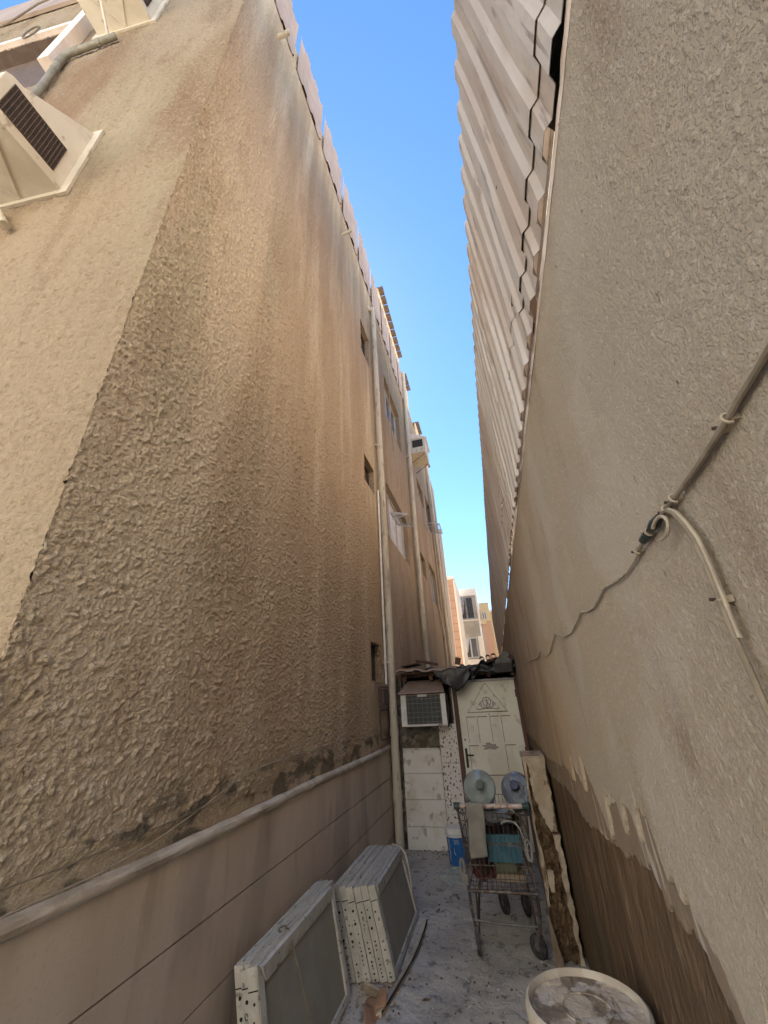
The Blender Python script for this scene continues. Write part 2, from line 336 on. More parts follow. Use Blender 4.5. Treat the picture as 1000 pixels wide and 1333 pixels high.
def npmesh(name, V, F, mat, parent=None, smooth=True):
    me = bpy.data.meshes.new(name)
    me.vertices.add(len(V)); me.vertices.foreach_set('co', V.astype(np.float32).ravel())
    me.loops.add(F.size); me.loops.foreach_set('vertex_index', F.astype(np.int32).ravel())
    me.polygons.add(len(F)); me.polygons.foreach_set('loop_start', np.arange(0, F.size, 4, dtype=np.int32))
    try: me.polygons.foreach_set('loop_total', np.full(len(F), 4, dtype=np.int32))
    except Exception: pass
    if smooth: me.polygons.foreach_set('use_smooth', np.ones(len(F), dtype=bool))
    me.update(calc_edges=True); me.validate()
    return link(name, me, mat, parent)
_g = rng.normal(size=(256, 2)); _g /= np.linalg.norm(_g, axis=1)[:, None]; _p = rng.permutation(256)
def pn(x, y, sd_=0):
    xi = np.floor(x).astype(int); yi = np.floor(y).astype(int); xf = x-xi; yf = y-yi
    def gr(i, j, fx, fy):
        h = _p[(_p[(i+sd_*37) % 256]+j+sd_*11) % 256]; g = _g[h]; return g[..., 0]*fx+g[..., 1]*fy
    u = xf*xf*xf*(xf*(xf*6-15)+10); v = yf*yf*yf*(yf*(yf*6-15)+10)
    a = gr(xi, yi, xf, yf); b = gr(xi+1, yi, xf-1, yf); c = gr(xi, yi+1, xf, yf-1); d = gr(xi+1, yi+1, xf-1, yf-1)
    return (a+(b-a)*u)+((c+(d-c)*u)-(a+(b-a)*u))*v      # about -.7 .. .7
def sst(x, a, b):
    t = np.clip((x-a)/(b-a), 0, 1); return t*t*(3-2*t)
def flakes(a, b, cell, prob, rmin, rmax, sd_, warp=.35, edge=.3):
    """scattered raised flakes with a tilt of their own; returns 0..1.6"""
    wx = a/cell+warp*pn(a/cell*1.7, b/cell*1.7, sd_)+.5*warp*pn(a/cell*4.5, b/cell*4.5, sd_+1)
    wy = b/cell+warp*pn(a/cell*1.7, b/cell*1.7, sd_+2)+.5*warp*pn(a/cell*4.5, b/cell*4.5, sd_+3)
    ci = np.floor(wx).astype(int); cj = np.floor(wy).astype(int); out = np.zeros_like(wx)
    R = np.random.default_rng(sd_).random((8, 509))
    for di in (-1, 0, 1):
        for dj in (-1, 0, 1):
            I_ = ci+di; J_ = cj+dj; h = (I_*73+J_*179+(I_*J_)*7) % 509
            cx_ = I_+.5+(R[0][h]-.5)*.95; cy2 = J_+.5+(R[1][h]-.5)*.95
            an = R[2][h]*6.283; st_ = .6+.8*R[3][h]; rr = rmin+(rmax-rmin)*R[4][h]
            dx = wx-cx_; dy = wy-cy2; u = (dx*np.cos(an)+dy*np.sin(an))/(rr*st_); v = (-dx*np.sin(an)+dy*np.cos(an))/(rr/st_)
            d = np.sqrt(u*u+v*v); ta = R[5][h]*6.283
            f = sst(1-d, 0, edge)*(.70+.85*(u*np.cos(ta)+v*np.sin(ta)))*(R[6][h] < prob)
            out = np.maximum(out, f)
    return out
def splat(a, b, s=1.0):
    """coarse trowel-splattered render, metres"""
    k = .75+.5*pn(a*1.7, b*1.7, 12)
    h = .0052*flakes(a, b, .046*s, .46, .22, .62, 21, edge=.18)*k+.0038*flakes(a+7, b+3, .026*s, .62, .22, .62, 31, edge=.2)+.0024*flakes(a+2, b+9, .013*s, .55, .25, .6, 41, edge=.25)
    return 1.55*h+.0010*pn(a*60, b*60, 6)+.0025*pn(a*8, b*8, 7)
def crumb(a, b):
    k = sst(pn(a*2.3, b*2.3, 8)+.4*pn(a*7, b*7, 9), -.35, .35)
    h = (.0014*flakes(a, b, .019, .22, .16, .42, 51, edge=.5)+.0011*flakes(a+3, b+5, .010, .36, .2, .5, 61, edge=.5))*(.35+.65*k)
    return 1.35*h+.0007*pn(a*70, b*50, 6)+.004*pn(a*2.2, b*1.1, 9)+.0012*pn(a*12, b*5, 7)
def geo_axis(a, b, c, d0, k):
    """samples from a to b, spacing k * distance from c (at least d0)"""
    out = [a]
    while out[-1] < b: out.append(out[-1]+k*math.hypot(out[-1]-c, d0))
    out[-1] = b; return np.array(out)
# ------------------------------------------------------------------ ground
yy = np.array([-300, -40, -8, 0, 8, 40, 300.]); V = np.array([(x, y, -.006) for x in yy for y in yy]); n = len(yy)
F = np.array([(i*n+j, (i+1)*n+j, (i+1)*n+j+1, i*n+j+1) for i in range(n-1) for j in range(n-1)])
o = npmesh('ground', V, F, 'earth', smooth=False); tag(o, None, None, kind='structure')
xs = np.linspace(-1.6, .45, 90); ys = np.linspace(-1.5, 6.2, 300); X, Y = np.meshgrid(xs, ys, indexing='ij')
Z = .006*pn(X*1.3, Y*1.3, 1)+.003*pn(X*6, Y*6, 2)+.004
V = np.stack([X, Y, Z], -1).reshape(-1, 3); n = len(ys)
I, J = np.meshgrid(np.arange(len(xs)-1), np.arange(n-1), indexing='ij')
F = np.stack([I*n+J, (I+1)*n+J, (I+1)*n+J+1, I*n+J+1], -1).reshape(-1, 4)
o = npmesh('alley_floor', V, F, 'ground'); tag(o, None, None, kind='structure')
# ------------------------------------------------------------------ left apartment building
XL = -1.535; YC = .97
bl = thing('apartment_building', 'tall beige apartment block with rough splattered stucco filling the left side of the alley', 'building', (0, 0, 0))
WINS = [(5.14, 5.72, 7.95, 8.80), (5.14, 5.72, 4.95, 5.45), (5.22, 5.72, 1.95, 2.44)]
def wall_grid(name, A, B, hfun, place, mat, holes=(), edge_fade=None, parent=None):
    a, b = np.meshgrid(A, B, indexing='ij'); h = hfun(a, b)
    V = place(a, b, h).reshape(-1, 3); n = len(B)
    I, J = np.meshgrid(np.arange(len(A)-1), np.arange(n-1), indexing='ij')
    ca = (a[:-1, :-1]+a[1:, 1:])/2; cb = (b[:-1, :-1]+b[1:, 1:])/2; keep = np.ones(ca.shape, bool)
    for (a0, a1, b0, b1) in holes: keep &= ~((ca > a0) & (ca < a1) & (cb > b0) & (cb < b1))
    F = np.stack([I*n+J, (I+1)*n+J, (I+1)*n+J+1, I*n+J+1], -1)[keep]
    return npmesh(name, V, F, mat, parent)
def addlines(A, vals):
    return np.unique(np.concatenate([A, np.array(vals)]))
A = addlines(geo_axis(YC, 5.98, 0, 1.55, .0028), [w[i] for w in WINS for i in (0, 1)])
Bz = addlines(geo_axis(1.13, 11.2, H, 1.9, .0030), [w[i] for w in WINS for i in (2, 3)])
def h_side(a, b):
    h = splat(a, b)
    sm = 1-.85*sst(a+pn(a*3, b*3, 5)*.5, 4.9, 5.35)*sst(-b, -2.6, -2.2)      # worn smooth patch near the far lower corner
    k = sst(-(b+.10*pn(a*5, b*5, 3)), -1.27, -1.20)                          # broken-off render above the ledge
    return h*sm*(1-.7*k)-.010*k
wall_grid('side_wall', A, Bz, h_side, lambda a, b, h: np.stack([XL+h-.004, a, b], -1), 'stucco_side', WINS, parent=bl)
TF = Vector((-.9956, -.0938, 0)); NF = Vector((.0938, -.9956, 0)); CF = Vector((XL, YC, 0))
def FP(u, z, o=0): return CF+TF*u+NF*o+Vector((0, 0, z))
FW = (2.30, 4.3, 7.90, 9.80)
A = addlines(np.arange(0, 4.7, .013), FW[:2]); Bf = addlines(np.arange(1.2, 12.2, .014), FW[2:])
def pf(a, b, h):
    return np.stack([CF.x+TF.x*a+NF.x*(h-.004), CF.y+TF.y*a+NF.y*(h-.004), b], -1)
wall_grid('front_wall', A, Bf, lambda a, b: splat(a, b, 1.25)*1.0, pf, 'stucco_front', [FW], parent=bl)
b = MB()   # rest of the front wall and the building's core
P = lambda u, z, o=0: tuple(FP(u, z, o))
b.hexa([P(-.0, 0, -.02), P(9, 0, -.02), P(9, 0, -.3), P(.3, 0, -.3), P(0, 1.2, -.02), P(9, 1.2, -.02), P(9, 1.2, -.3), P(.3, 1.2, -.3)])
b.hexa([P(4.7, 1.2, -.004), P(9, 1.2, -.004), P(9, 1.2, -.3), P(4.7, 1.2, -.3), P(4.7, 12.2, -.004), P(9, 12.2, -.004), P(9, 12.2, -.3), P(4.7, 12.2, -.3)])
b.box((-9, 1.6, 10.9), (-1.75, 17.2, 11.2)); b.box((-9, 17.0, 0), (-1.7, 17.3, 12)); b.box((-9.2, .4, 0), (-9, 17, 12))
b.build('building_core', 'stucco_far', bl)
# corner pinch filler (inner core of wall)
MB().box((XL-.20, YC+.02, 0), (XL-.03, 5.1, 11.2)).build('wall_core', 'stucco_far', bl)
# windows of the near wall: reveal, frame, pane
def side_window(y0, y1, z0, z1, mat='dark_frame', depth=.14, label=None, pane='glass', mull=1, rim=None):
    b = MB(); x0, x1 = XL-depth, XL-.003
    t = .03
    b.box((x0, y0-t, z0-t), (x1, y0, z1+t)).box((x0, y1, z0-t), (x1, y1+t, z1+t))
    b.box((x0, y0, z0-t), (x1, y1, z0)).box((x0, y0, z1), (x1, y1, z1+t))
    w = b.build('window_reveal', rim or 'stucco_far', bl)
    b = MB(); f = .035; xa, xb = x0+.01, x0+.05
    b.box((xa, y0, z0), (xb, y0+f, z1)).box((xa, y1-f, z0), (xb, y1, z1)).box((xa, y0+f, z0), (xb, y1-f, z0+f)).box((xa, y0+f, z1-f), (xb, y1-f, z1))
    for i in range(mull):
        c = y0+(y1-y0)*(i+1)/(mull+1); b.box((xa, c-.02, z0+f), (xb, c+.02, z1-f))
    fr = b.build('window_frame', mat, w)
    MB().box((x0-.012, y0, z0), (x0+.008, y1, z1)).build('pane', pane, w)
    return w
for w in WINS: side_window(*w, mull=0, pane='shutter')
# far stretch of the side wall with its windows
FARW = [(6.65, 8.75, 4.55, 5.75, 'curtain'), (7.05, 8.75, 7.85, 9.15, 'glass'), (10.3, 11.5, 4.95, 5.6, 'glass'), (12.3, 13.9, 4.55, 5.85, 'glass'),
        (11.3, 12.6, 7.9, 8.6, 'glass'), (13.2, 14.6, 7.6, 8.9, 'glass'), (9.7, 11.3, 9.9, 10.6, 'glass')]
FARW = FARW[:4]+FARW[4:6]
ysp = sorted(set([5.98, 17.3]+[w[0] for w in FARW]+[w[1] for w in FARW])); zsp = sorted(set([0, 11.2]+[w[2] for w in FARW]+[w[3] for w in FARW]))
b = MB()
for i in range(len(ysp)-1):
    for j in range(len(zsp)-1):
        c = ((ysp[i]+ysp[i+1])/2, (zsp[j]+zsp[j+1])/2)
        if any(w[0] < c[0] < w[1] and w[2] < c[1] < w[3] for w in FARW): continue
        vs = [b.b.verts.new(p) for p in ((XL, ysp[i], zsp[j]), (XL, ysp[i+1], zsp[j]), (XL, ysp[i+1], zsp[j+1]), (XL, ysp[i], zsp[j+1]))]
        b.b.faces.new(vs)
o = b.build('far_side_wall', 'stucco_far', bl)
for w in FARW: side_window(w[0], w[1], w[2], w[3], 'pale_frame', .16, pane=w[4], mull=2)
# top-hung sashes standing open
def sash(y0, y1, z1, drop, out, mat, nbar=1):
    p = [(XL+.01, y0, z1), (XL+.01, y1, z1), (XL+out, y1, z1-drop), (XL+out, y0, z1-drop)]
    b = MB(); b.tube(p, .022, 4, closed=True)
    fr = b.build('window_sash', mat, bl)
    MB().tube([(XL+.02, y0+.05, z1-drop*1.4), (XL+out, y0+.02, z1-drop)], .012, 5).build('stay_arm', 'pale_frame', fr)
    c = MB(); vs = [c.b.verts.new(Vector(q)) for q in p]; c.b.faces.new(vs); c.build('pane', K['pane'], fr)
sash(6.9, 7.55, 5.16, .10, .33, 'pale_frame'); sash(12.4, 13.3, 7.3, .12, .5, 'pale_frame')
# raised vertical bands between the far windows
for (y, z0, z1) in ((9.9, 2, 11.2), (14.3, 0, 11.2)):
    MB().box((XL, y, z0), (XL+.06, y+.25, z1)).build('pilaster_band', 'stucco_far', bl)
MB().box((XL+.001, 17.15, 0), (XL+.14, 17.4, 9.0)).build('corner_pilaster', 'pale_facade', bl)
# dado: ledge moulding and cladding courses
b = MB(); prof = [(0, -.030), (.022, -.028), (.036, -.016), (.040, 0), (.036, .012), (.018, .020), (0, .024)]
def mf(u, v):
    i = v*(len(prof)-1); k = min(int(i), len(prof)-2); f = i-k; y = .35+u*5.6
    return Vector((XL-.002+prof[k][0]*(1-f)+prof[k+1][0]*f+.006*float(pn(np.array(y*5.), np.array(k*.7), 2)), y, 1.142+prof[k][1]*(1-f)+prof[k+1][1]*f+.004*math.sin(y*2.2)+.006*float(pn(np.array(y*7.), np.array(k*.9+3), 3))))
b.grid(mf, 220, 12).build('ledge_moulding', 'mould', bl, smooth=True)
MB().box((XL-.12, .5, 0), (XL-.008, 5.98, 1.14)).build('plinth_backing', 'joint', bl)
for (z0, z1) in ((.800, 1.112), (.502, .792), (.198, .494), (0, .190)):
    y = -1.8+random.random()*1.6
    while y < 5.95:
        L_ = 2.9; y1 = min(y+L_, 5.97)
        MB().box((XL-.010, max(y, .5)+.0007, z0), (XL+.010+random.uniform(-.0006, .0006), y1-.0007, z1)).build('cladding_panel', 'clad', bl, bevel=.003)
        y = y1
# roof edge: corrugated fascia
def corr_sheet(y0, y1, z0, z1, xb, xt, amp, pitch, name, mat, parent, sgn=1, bot=None, top=None, jit=0, wavy=0, thick=.0015):
    prof = []; y = y0; n = 0
    n0 = math.floor(y0/pitch)
    fr = [(0, 0), (.40, 0), (.52, 1), (.88, 1), (1, 0)]
    k = n0
    pts = []
    while k*pitch < y1:
        for f, h in fr[:-1]:
            yy_ = (k+f)*pitch
            if y0-1e-6 <= yy_ <= y1+1e-6: pts.append((yy_, h))
        k += 1
    if not pts: return None
    nz = 8; b = MB(); g = []
    for (yy_, h) in pts:
        row = []
        zb = z0+(bot(yy_) if bot else 0); zt = z1+(top(yy_) if top else 0)
        for j in range(nz+1):
            t = j/nz; z = zb+(zt-zb)*t
            x = xb+(xt-xb)*t-h*amp*sgn+wavy*math.sin(z*5+yy_*3)
            row.append(b.b.verts.new((x, yy_, z)))
        g.append(row)
    for i in range(len(g)-1):
        for j in range(nz): b.b.faces.new((g[i][j], g[i+1][j], g[i+1][j+1], g[i][j+1]))
    return b.build(name, mat, parent, solid=thick, fix=False)
y = .9
while y < 9.4:
    corr_sheet(y, y+1.02, 10.62, 11.95+random.uniform(-.03, .03), XL+.012, XL+.016, -.022, .34, 'fascia_sheet', 'fascia', bl, thick=.003); y += 1.02
for i, y in enumerate(np.arange(1.2, 9, .34)):
    if i < 24: MB().tube([(XL+.01, y, 10.64), (XL+.03, y, 10.64)], .012, 5).build('fascia_screw', 'nail', bl)
b = MB().tube([(XL-.2, 1.55, 10.05), (XL+.17, 1.55, 10.05)], .035, 10).build('water_spout', 'pvc', bl, smooth=True)
b = MB().tube([(XL-.2, 4.05, 9.75), (XL+.20, 4.05, 9.85)], .03, 10).build('water_spout', 'pvc', bl, smooth=True)
for (y0, y1, z) in ((7.0, 9.7, 12.45), (10.2, 11.1, 12.2), (12.6, 13.6, 11.9), (14.4, 15.6, 11.5)):
    y = y0
    while y < y1-.1:
        MB().box((XL-.7, y, z+.0), (XL+.14, y+.26, z+.05), Matrix.Rotation(.1+random.uniform(-.03, .03), 3, 'X')).build('roof_slat', 'shutter', bl); y += .30
    MB().box((XL-.05, y0, 11.2), (XL, y1, z)).build('roof_screen', 'yellow_facade', bl)
# front window with raised surround
w = MB()
for (a0, a1, z0, z1) in ((2.27, 2.30, 7.87, 9.83), (4.3, 4.33, 7.87, 9.83), (2.30, 4.3, 7.87, 7.90), (2.30, 4.3, 9.80, 9.83)):
    w.hexa([P(a0, z0, -.004), P(a1, z0, -.004), P(a1, z0, -.2), P(a0, z0, -.2), P(a0, z1, -.004), P(a1, z1, -.004), P(a1, z1, -.2), P(a0, z1, -.2)])
w = w.build('window_reveal', 'shutter', bl)
MB().hexa([P(2.3, 7.9, -.14), P(4.3, 7.9, -.14), P(4.3, 7.9, -.19), P(2.3, 7.9, -.19), P(2.3, 9.8, -.14), P(4.3, 9.8, -.14), P(4.3, 9.8, -.19), P(2.3, 9.8, -.19)]).build('shutter', 'shutter', w)
def fbox(b, u0, u1, z0, z1, o0, o1):
    return b.hexa([P(u0, z0, o1), P(u1, z0, o1), P(u1, z0, o0), P(u0, z0, o0), P(u0, z1, o1), P(u1, z1, o1), P(u1, z1, o0), P(u0, z1, o0)])
fbox(MB(), 2.13, 2.27, 8.15, 10.1, 0, .12).build('window_fin', 'coping', bl)
fbox(MB(), 2.27, 4.5, 9.84, 9.95, 0, .05).build('window_lintel', 'coping', bl)
fbox(MB(), -.02, 4.7, 11.3, 12.25, .012, .05).build('roof_band', 'fascia', bl)
# ------------------------------------------------------------------ air-conditioner covers on the front wall
def ac_cover(u0, u1, zb, ztw, zto, dep, label, drop):
    r = thing('air_conditioner_cover', label, 'air conditioner cover', P(u0, zb, 0), (0, 0, 0), 'box covers on the front wall')
    off = -Vector(P(u0, zb, 0)); T = Matrix.Translation(off)
    w = u1-u0
    # y direction outwards is straight -Y ; build shell as side walls + top + bottom + front
    def Q(u, z, d): v = FP(u, z, .012); return Vector((v.x, v.y-d, z))
    b = MB()
    prof = [(zb, 0), (zb, dep), (zto-.05, dep), (zto-.015, dep-.03), (zto, dep-.09), (ztw, 0)]
    n = len(prof); L1 = [b.b.verts.new(Q(u0, z, d)) for z, d in prof]; L2 = [b.b.verts.new(Q(u1, z, d)) for z, d in prof]
    for i in range(n-1): b.b.faces.new((L1[i], L1[i+1], L2[i+1], L2[i]))
    b.b.faces.new(L1[::-1]); b.b.faces.new(L2)
    b.build('shell', 'ac_cover', r, bevel=.012, smooth=30, xf=T)
    b = MB(); f = .07; zf = ztw+.02; g0, g1 = .0, .014
    for (a0, a1, z0, z1) in ((u0-f, u0, zb-.05, zf), (u1, u1+f, zb-.05, zf), (u0, u1, zb-.05, zb), (u0, u1, ztw, zf)):
        fbox(b, a0, a1, z0, z1, g0, g1+.006)
    b.build('flange', 'ac_cover', r, xf=T)
    # side louvre
    gz0, gz1, d0, d1 = zb+.09, zb+.40, .085, dep-.06
    b = MB(); b.hexa([Q(u0-.001, gz0, d0), Q(u0-.001, gz0, d1), Q(u0+.004, gz0, d1), Q(u0+.004, gz0, d0), Q(u0-.001, gz1, d0), Q(u0-.001, gz1, d1), Q(u0+.004, gz1, d1), Q(u0+.004, gz1, d0)])
    gr = b.build('grille', 'grille', r, xf=T)
    b = MB(); k = .022; e = -.004
    nx = int((d1-d0)/k); nz = int((gz1-gz0)/k)
    for i in range(nx+1): b.tube([Q(u0+e, gz0, d0+i*(d1-d0)/nx), Q(u0+e, gz1, d0+i*(d1-d0)/nx)], .003, 4)
    for j in range(nz+1): b.tube([Q(u0+e, gz0+j*(gz1-gz0)/nz, d0), Q(u0+e, gz0+j*(gz1-gz0)/nz, d1)], .0022, 4)
    o = b.build('mesh_wires', 'shutter', gr, xf=T); o['kind'] = 'stuff'
    b = MB()
    b.tube([Q(u0+.02, zb-.006, dep-.02), Q(u0+w*.45, zb-.006, .02)], .008, 5)
    b.tube([Q(u1-.02, zb-.006, dep-.02), Q(u0+w*.45, zb-.006, .02)], .006, 5)
    b.build('bottom_rib', 'ac_cover', r, xf=T)
    if drop:
        q = Q(u0+w*drop[0], zb, drop[1]); b = MB()
        b.tube([q+Vector((0, 0, .05)), q, q+Vector((0, 0, -.05)), q+Vector((0, 0, -.12))+Vector((0, .06, 0)), FP(drop[2], drop[3], .05)], .014, 8)
        b.build('drain_tube', 'pvc', r, smooth=True, xf=T)
    return r
ac_cover(.97, 1.68, 5.13, 6.02, 5.60, .50, 'cream box cover over an air conditioner with a black grille, lower of the two covers', (.45, .3, 1.42, 4.88))
ac_cover(1.19, 1.88, 9.00, 9.85, 9.45, .46, 'upper cream box cover at the top edge, above the grey drain pipe', (.55, .3, 1.60, 8.62))
b = MB(); b.tube([P(2.03, 7.0, .045), P(2.04, 7.6, .045), P(2.10, 8.36, .045), P(2.04, 8.45, .045), P(1.8, 8.5, .045), P(1.50, 8.60, .045)], .033, 10)
r = tag(b.build('drain_pipe', 'pvc_dark', None, smooth=True), 'short grey drain pipe with an elbow between the two box covers', 'pipe')
for (u, z) in ((2.085, 8.2), (2.07, 8.0), (1.95, 8.475), (1.7, 8.53)):
    d = Vector((0, 0, .03)) if u > 2 else TF*.02
    c = Vector(P(u, z, .045)); MB().tube([c-d, c+d], .037, 10).build('pipe_collar', 'pvc_dark', r)
b = MB(); b.tube([P(1.2, 4.70, .05), P(1.35, 4.92, .05), P(2.2, 5.1, .05)], .03, 10)
tag(b.build('drain_pipe', 'pvc', None, smooth=True), 'cream drain pipe at the left edge beneath the lower cover', 'pipe')
b = MB(); b.tube([P(2.6, 12.3, .07), P(2.9, 11.9, .08), P(3.6, 11.4, .09), P(3.9, 10.9, .07), P(4.6, 10.5, .06)], .012, 6)
tag(b.build('hanging_cable', 'cable'), 'dark cable sagging along the top of the front wall in the upper left corner', 'cable')
b = MB(); b.tube([P(3.15+.10*math.cos(t), 9.95+.22*math.sin(t), .06) for t in np.linspace(0, 6.28, 16)], .01, 5, closed=True)
tag(b.build('wire_loop', 'cable'), 'small oval loop of wire on the wall above the brown window', 'wire')
# ------------------------------------------------------------------ drain pipes on the side wall
def wall_pipe(name_label, pts, r, collars, mat='pvc', brackets=()):
    b = MB(); b.tube(pts, r, 14)
    root = tag(b.build('drain_pipe', mat, None, smooth=True), name_label, 'pipe')
    for z in collars:
        P0, P1 = Vector(pts[0]), Vector(pts[-1])
        for A_, B_ in zip(pts, pts[1:]):
            if min(A_[2], B_[2]) <= z <= max(A_[2], B_[2]):
                t = (z-A_[2])/(B_[2]-A_[2]); c = Vector(A_).lerp(Vector(B_), t)
                MB().tube([c-Vector((0, 0, .05)), c+Vector((0, 0, .05))], r*1.14, 14).build('pipe_collar', mat, root, smooth=True); break
    for z in brackets:
        x, y = pts[0][0], pts[0][1]
        MB().box((XL-.01, y-r*1.3, z), (x, y+r*1.3, z+.03)).build('pipe_bracket', mat, root)
    return root
p1 = wall_pipe('thick cream drain pipe running down to the ground beside the stone tiles', [(-1.445, 5.93, 0.01), (-1.445, 5.93, 3), (-1.45, 5.92, 7), (-1.452, 5.90, 9.95), (-1.46, 5.88, 10.05)], .055, (1.32, 4.3, 7.4, .6), brackets=(2.2, 6.1))
MB().tube([(XL-.1, 5.72, 10.0), (-1.455, 5.90, 10.0), (-1.455, 5.99, 10.02)], .05, 12).build('pipe_branch', 'pvc', p1, smooth=True)
wall_pipe('second cream drain pipe further along the wall, behind the shed roof', [(-1.45, 9.55, 1.9), (-1.45, 9.45, 5.5), (-1.45, 9.85, 11.9)], .06, (3.6, 5.0, 9.6), brackets=(4.4, 8.2))
wall_pipe('farthest drain pipe near the end of the tall block', [(-1.45, 15.3, 1.5), (-1.45, 15.1, 7.0), (-1.45, 14.4, 11)], .065, (5.2, 8.3))
b = MB(); b.tube([(-1.48, 13.4, 4.6), (-1.48, 13.9, 4.1), (-1.48, 14.2, 3.6), (-1.48, 14.2, 1.9)], .035, 8)
tag(b.build('drain_pipe', 'pvc', None, smooth=True), 'thin white waste pipe bending down below the far windows', 'pipe')
b = MB(); b.tube([(-1.495, 5.80, 1.92), (-1.495, 5.80, 3), (-1.50, 5.84, 5.1)], .016, 8)
tag(b.build('conduit', K['white_plastic'], None, smooth=True), 'thin white conduit beside the thick drain pipe', 'conduit')
b = MB(); b.tube([(-1.48, 7.4, 7.0), (-1.46, 7.2, 8.0), (-1.47, 7.3, 9.4), (-1.5, 6.6, 10.2)], .012, 6)
tag(b.build('hanging_cable', 'cable_pale'), 'pale cable hanging across the upper window behind the thick pipe', 'cable')
b = MB(); b.tube([(-1.50, 8.2, 4.4), (-1.49, 7.6, 3.5), (-1.49, 6.9, 2.7), (-1.5, 6.2, 2.15), (-1.515, 5.85, 2.10), (-1.515, 5.3, 1.92), (-1.515, 4.93, 1.70), (-1.515, 4.24, 1.5), (-1.515, 3.92, 1.39), (-1.515, 3.4, 1.37), (-1.515, 2.99, 1.38), (-1.515, 2.41, 1.355), (-1.515, 2.09, 1.27), (-1.512, 1.76, 1.205), (-1.50, 1.49, 1.185), (-1.50, 1.18, 1.185), (-1.50, .8, 1.18)], .003, 6)
tag(b.build('loose_cable', 'cable_pale', None, smooth=True), 'thin pale cable trailing down the stucco and along the ledge', 'cable')
b = MB(); b.tube([(-1.512, .8, 1.26), (-1.512, 1.4, 1.245), (-1.512, 2.0, 1.262), (-1.512, 2.8, 1.30)], .0025, 5)
tag(b.build('loose_cable', 'cable', None), 'thin dark wire just above the ledge, lower left', 'cable')
# steel bracket beside the pipe
r = thing('steel_bracket', 'rusty square steel bracket fixed to the wall left of the thick drain pipe', 'bracket', (-1.50, 5.65, 1.26))
MB().tube([(0, .28, .62), (0, -.22, .62), (0, -.22, 0), (0, .28, 0)], .013, 6).build('frame_bar', 'cart', r)
MB().tube([(0, -.22, .34), (0, .2, .34)], .009, 5).build('cross_bar', 'cart', r)
MB().box((-.02, -.12, .40), (.03, .12, .60)).build('junction_box', 'shutter', r, bevel=.004)
# far air conditioner high on the side wall
r = thing('window_air_conditioner', 'cream air conditioner box sticking out high on the far side wall', 'air conditioner', (XL, 10.6, 9.05))
MB().box((0, 0, 0), (.48, .9, .55)).build('casing', 'ac_cover', r, bevel=.015)
MB().box((.07, -.012, .22), (.42, 0.002, .50)).build('grille', 'grille', r)
MB().hexa([(0, -.03, .55), (.55, -.03, .55), (.55, .93, .55), (0, .93, .55), (0, -.03, .80), (.35, -.03, .66), (.35, .93, .66), (0, .93, .80)]).build('hood', 'coping', r)
b = MB(); b.tube([(0, .1, -.3), (.44, .1, -.02)], .015, 5); b.tube([(0, .8, -.3), (.44, .8, -.02)], .015, 5); b.build('bracket', 'cart', r)
# ------------------------------------------------------------------ right boundary wall
bw = thing('boundary_wall', 'beige rendered boundary wall on the right with plaster peeling off its brown base', 'wall')
XR = .300
MB().box((XR+.036, -2, 0), (XR+.20, 15.2, 2.74)).build('wall_core', 'brown', bw)
def interp(pts): 
    a = np.array(pts); a = a[np.argsort(a[:, 0])]; return lambda y: np.interp(y, a[:, 0], a[:, 1])
PE1 = interp([(-1, 1.0), (.80, 1.16), (.88, 1.20), (.905, 1.305), (.93, 1.22), (.98, 1.19), (1.019, 1.216), (1.057, 1.271), (1.10, 1.30), (1.124, 1.334), (1.16, 1.32), (1.20, 1.34), (1.232, 1.323), (1.258, 1.418), (1.30, 1.425), (1.33, 1.44), (1.355, 1.43), (1.372, 1.41), (1.395, 1.35), (1.41, 1.40), (1.45, 1.42), (1.50, 1.40), (1.53, 1.37), (1.552, 1.325), (1.57, 1.39), (1.63, 1.41), (1.66, 1.37), (1.70, 1.40), (1.76, 1.34), (1.795, 1.25), (1.842, 1.296), (1.95, 1.38), (2.073, 1.455), (2.14, 1.33), (2.25, 1.36), (2.398, 1.43), (2.45, 1.31), (2.6, 1.33), (2.766, 1.34), (2.9, 1.30), (3.1, 1.30), (3.6, 1.26), (4.2, 1.27), (6.3, 1.25)])
PE2 = interp([(-1, .8), (.7, 1.0), (.95, 1.13), (1.133, 1.2), (1.16, 1.245), (1.193, 1.262), (1.252, 1.235), (1.347, 1.252), (1.41, 1.285), (1.488, 1.272), (1.6, 1.26), (1.79, 1.224), (2.1, 1.20), (2.416, 1.154), (2.9, 1.20), (3.3, 1.17), (3.73, 1.136), (6.3, 1.1)])
def rag(f, sd_, amp=1.0):
    def g(y):
        return f(y)+amp*(.020*pn(y*16, y*0+.3, sd_)+.11*np.maximum(0, pn(y*34, y*0+.7, sd_+1)-.14)+.034*pn(y*62, y*0+.1, sd_+2)+.006*pn(y*190, y*0+.1, sd_+4))
    return g
R1, R2 = rag(PE1, 3), rag(PE2, 8)
Ay = geo_axis(.16, 6.15, 0, .34, .0050)
Ay = np.unique(np.concatenate([Ay[Ay < .78], np.arange(.78, 2.5, .0035), Ay[Ay > 2.5]]))
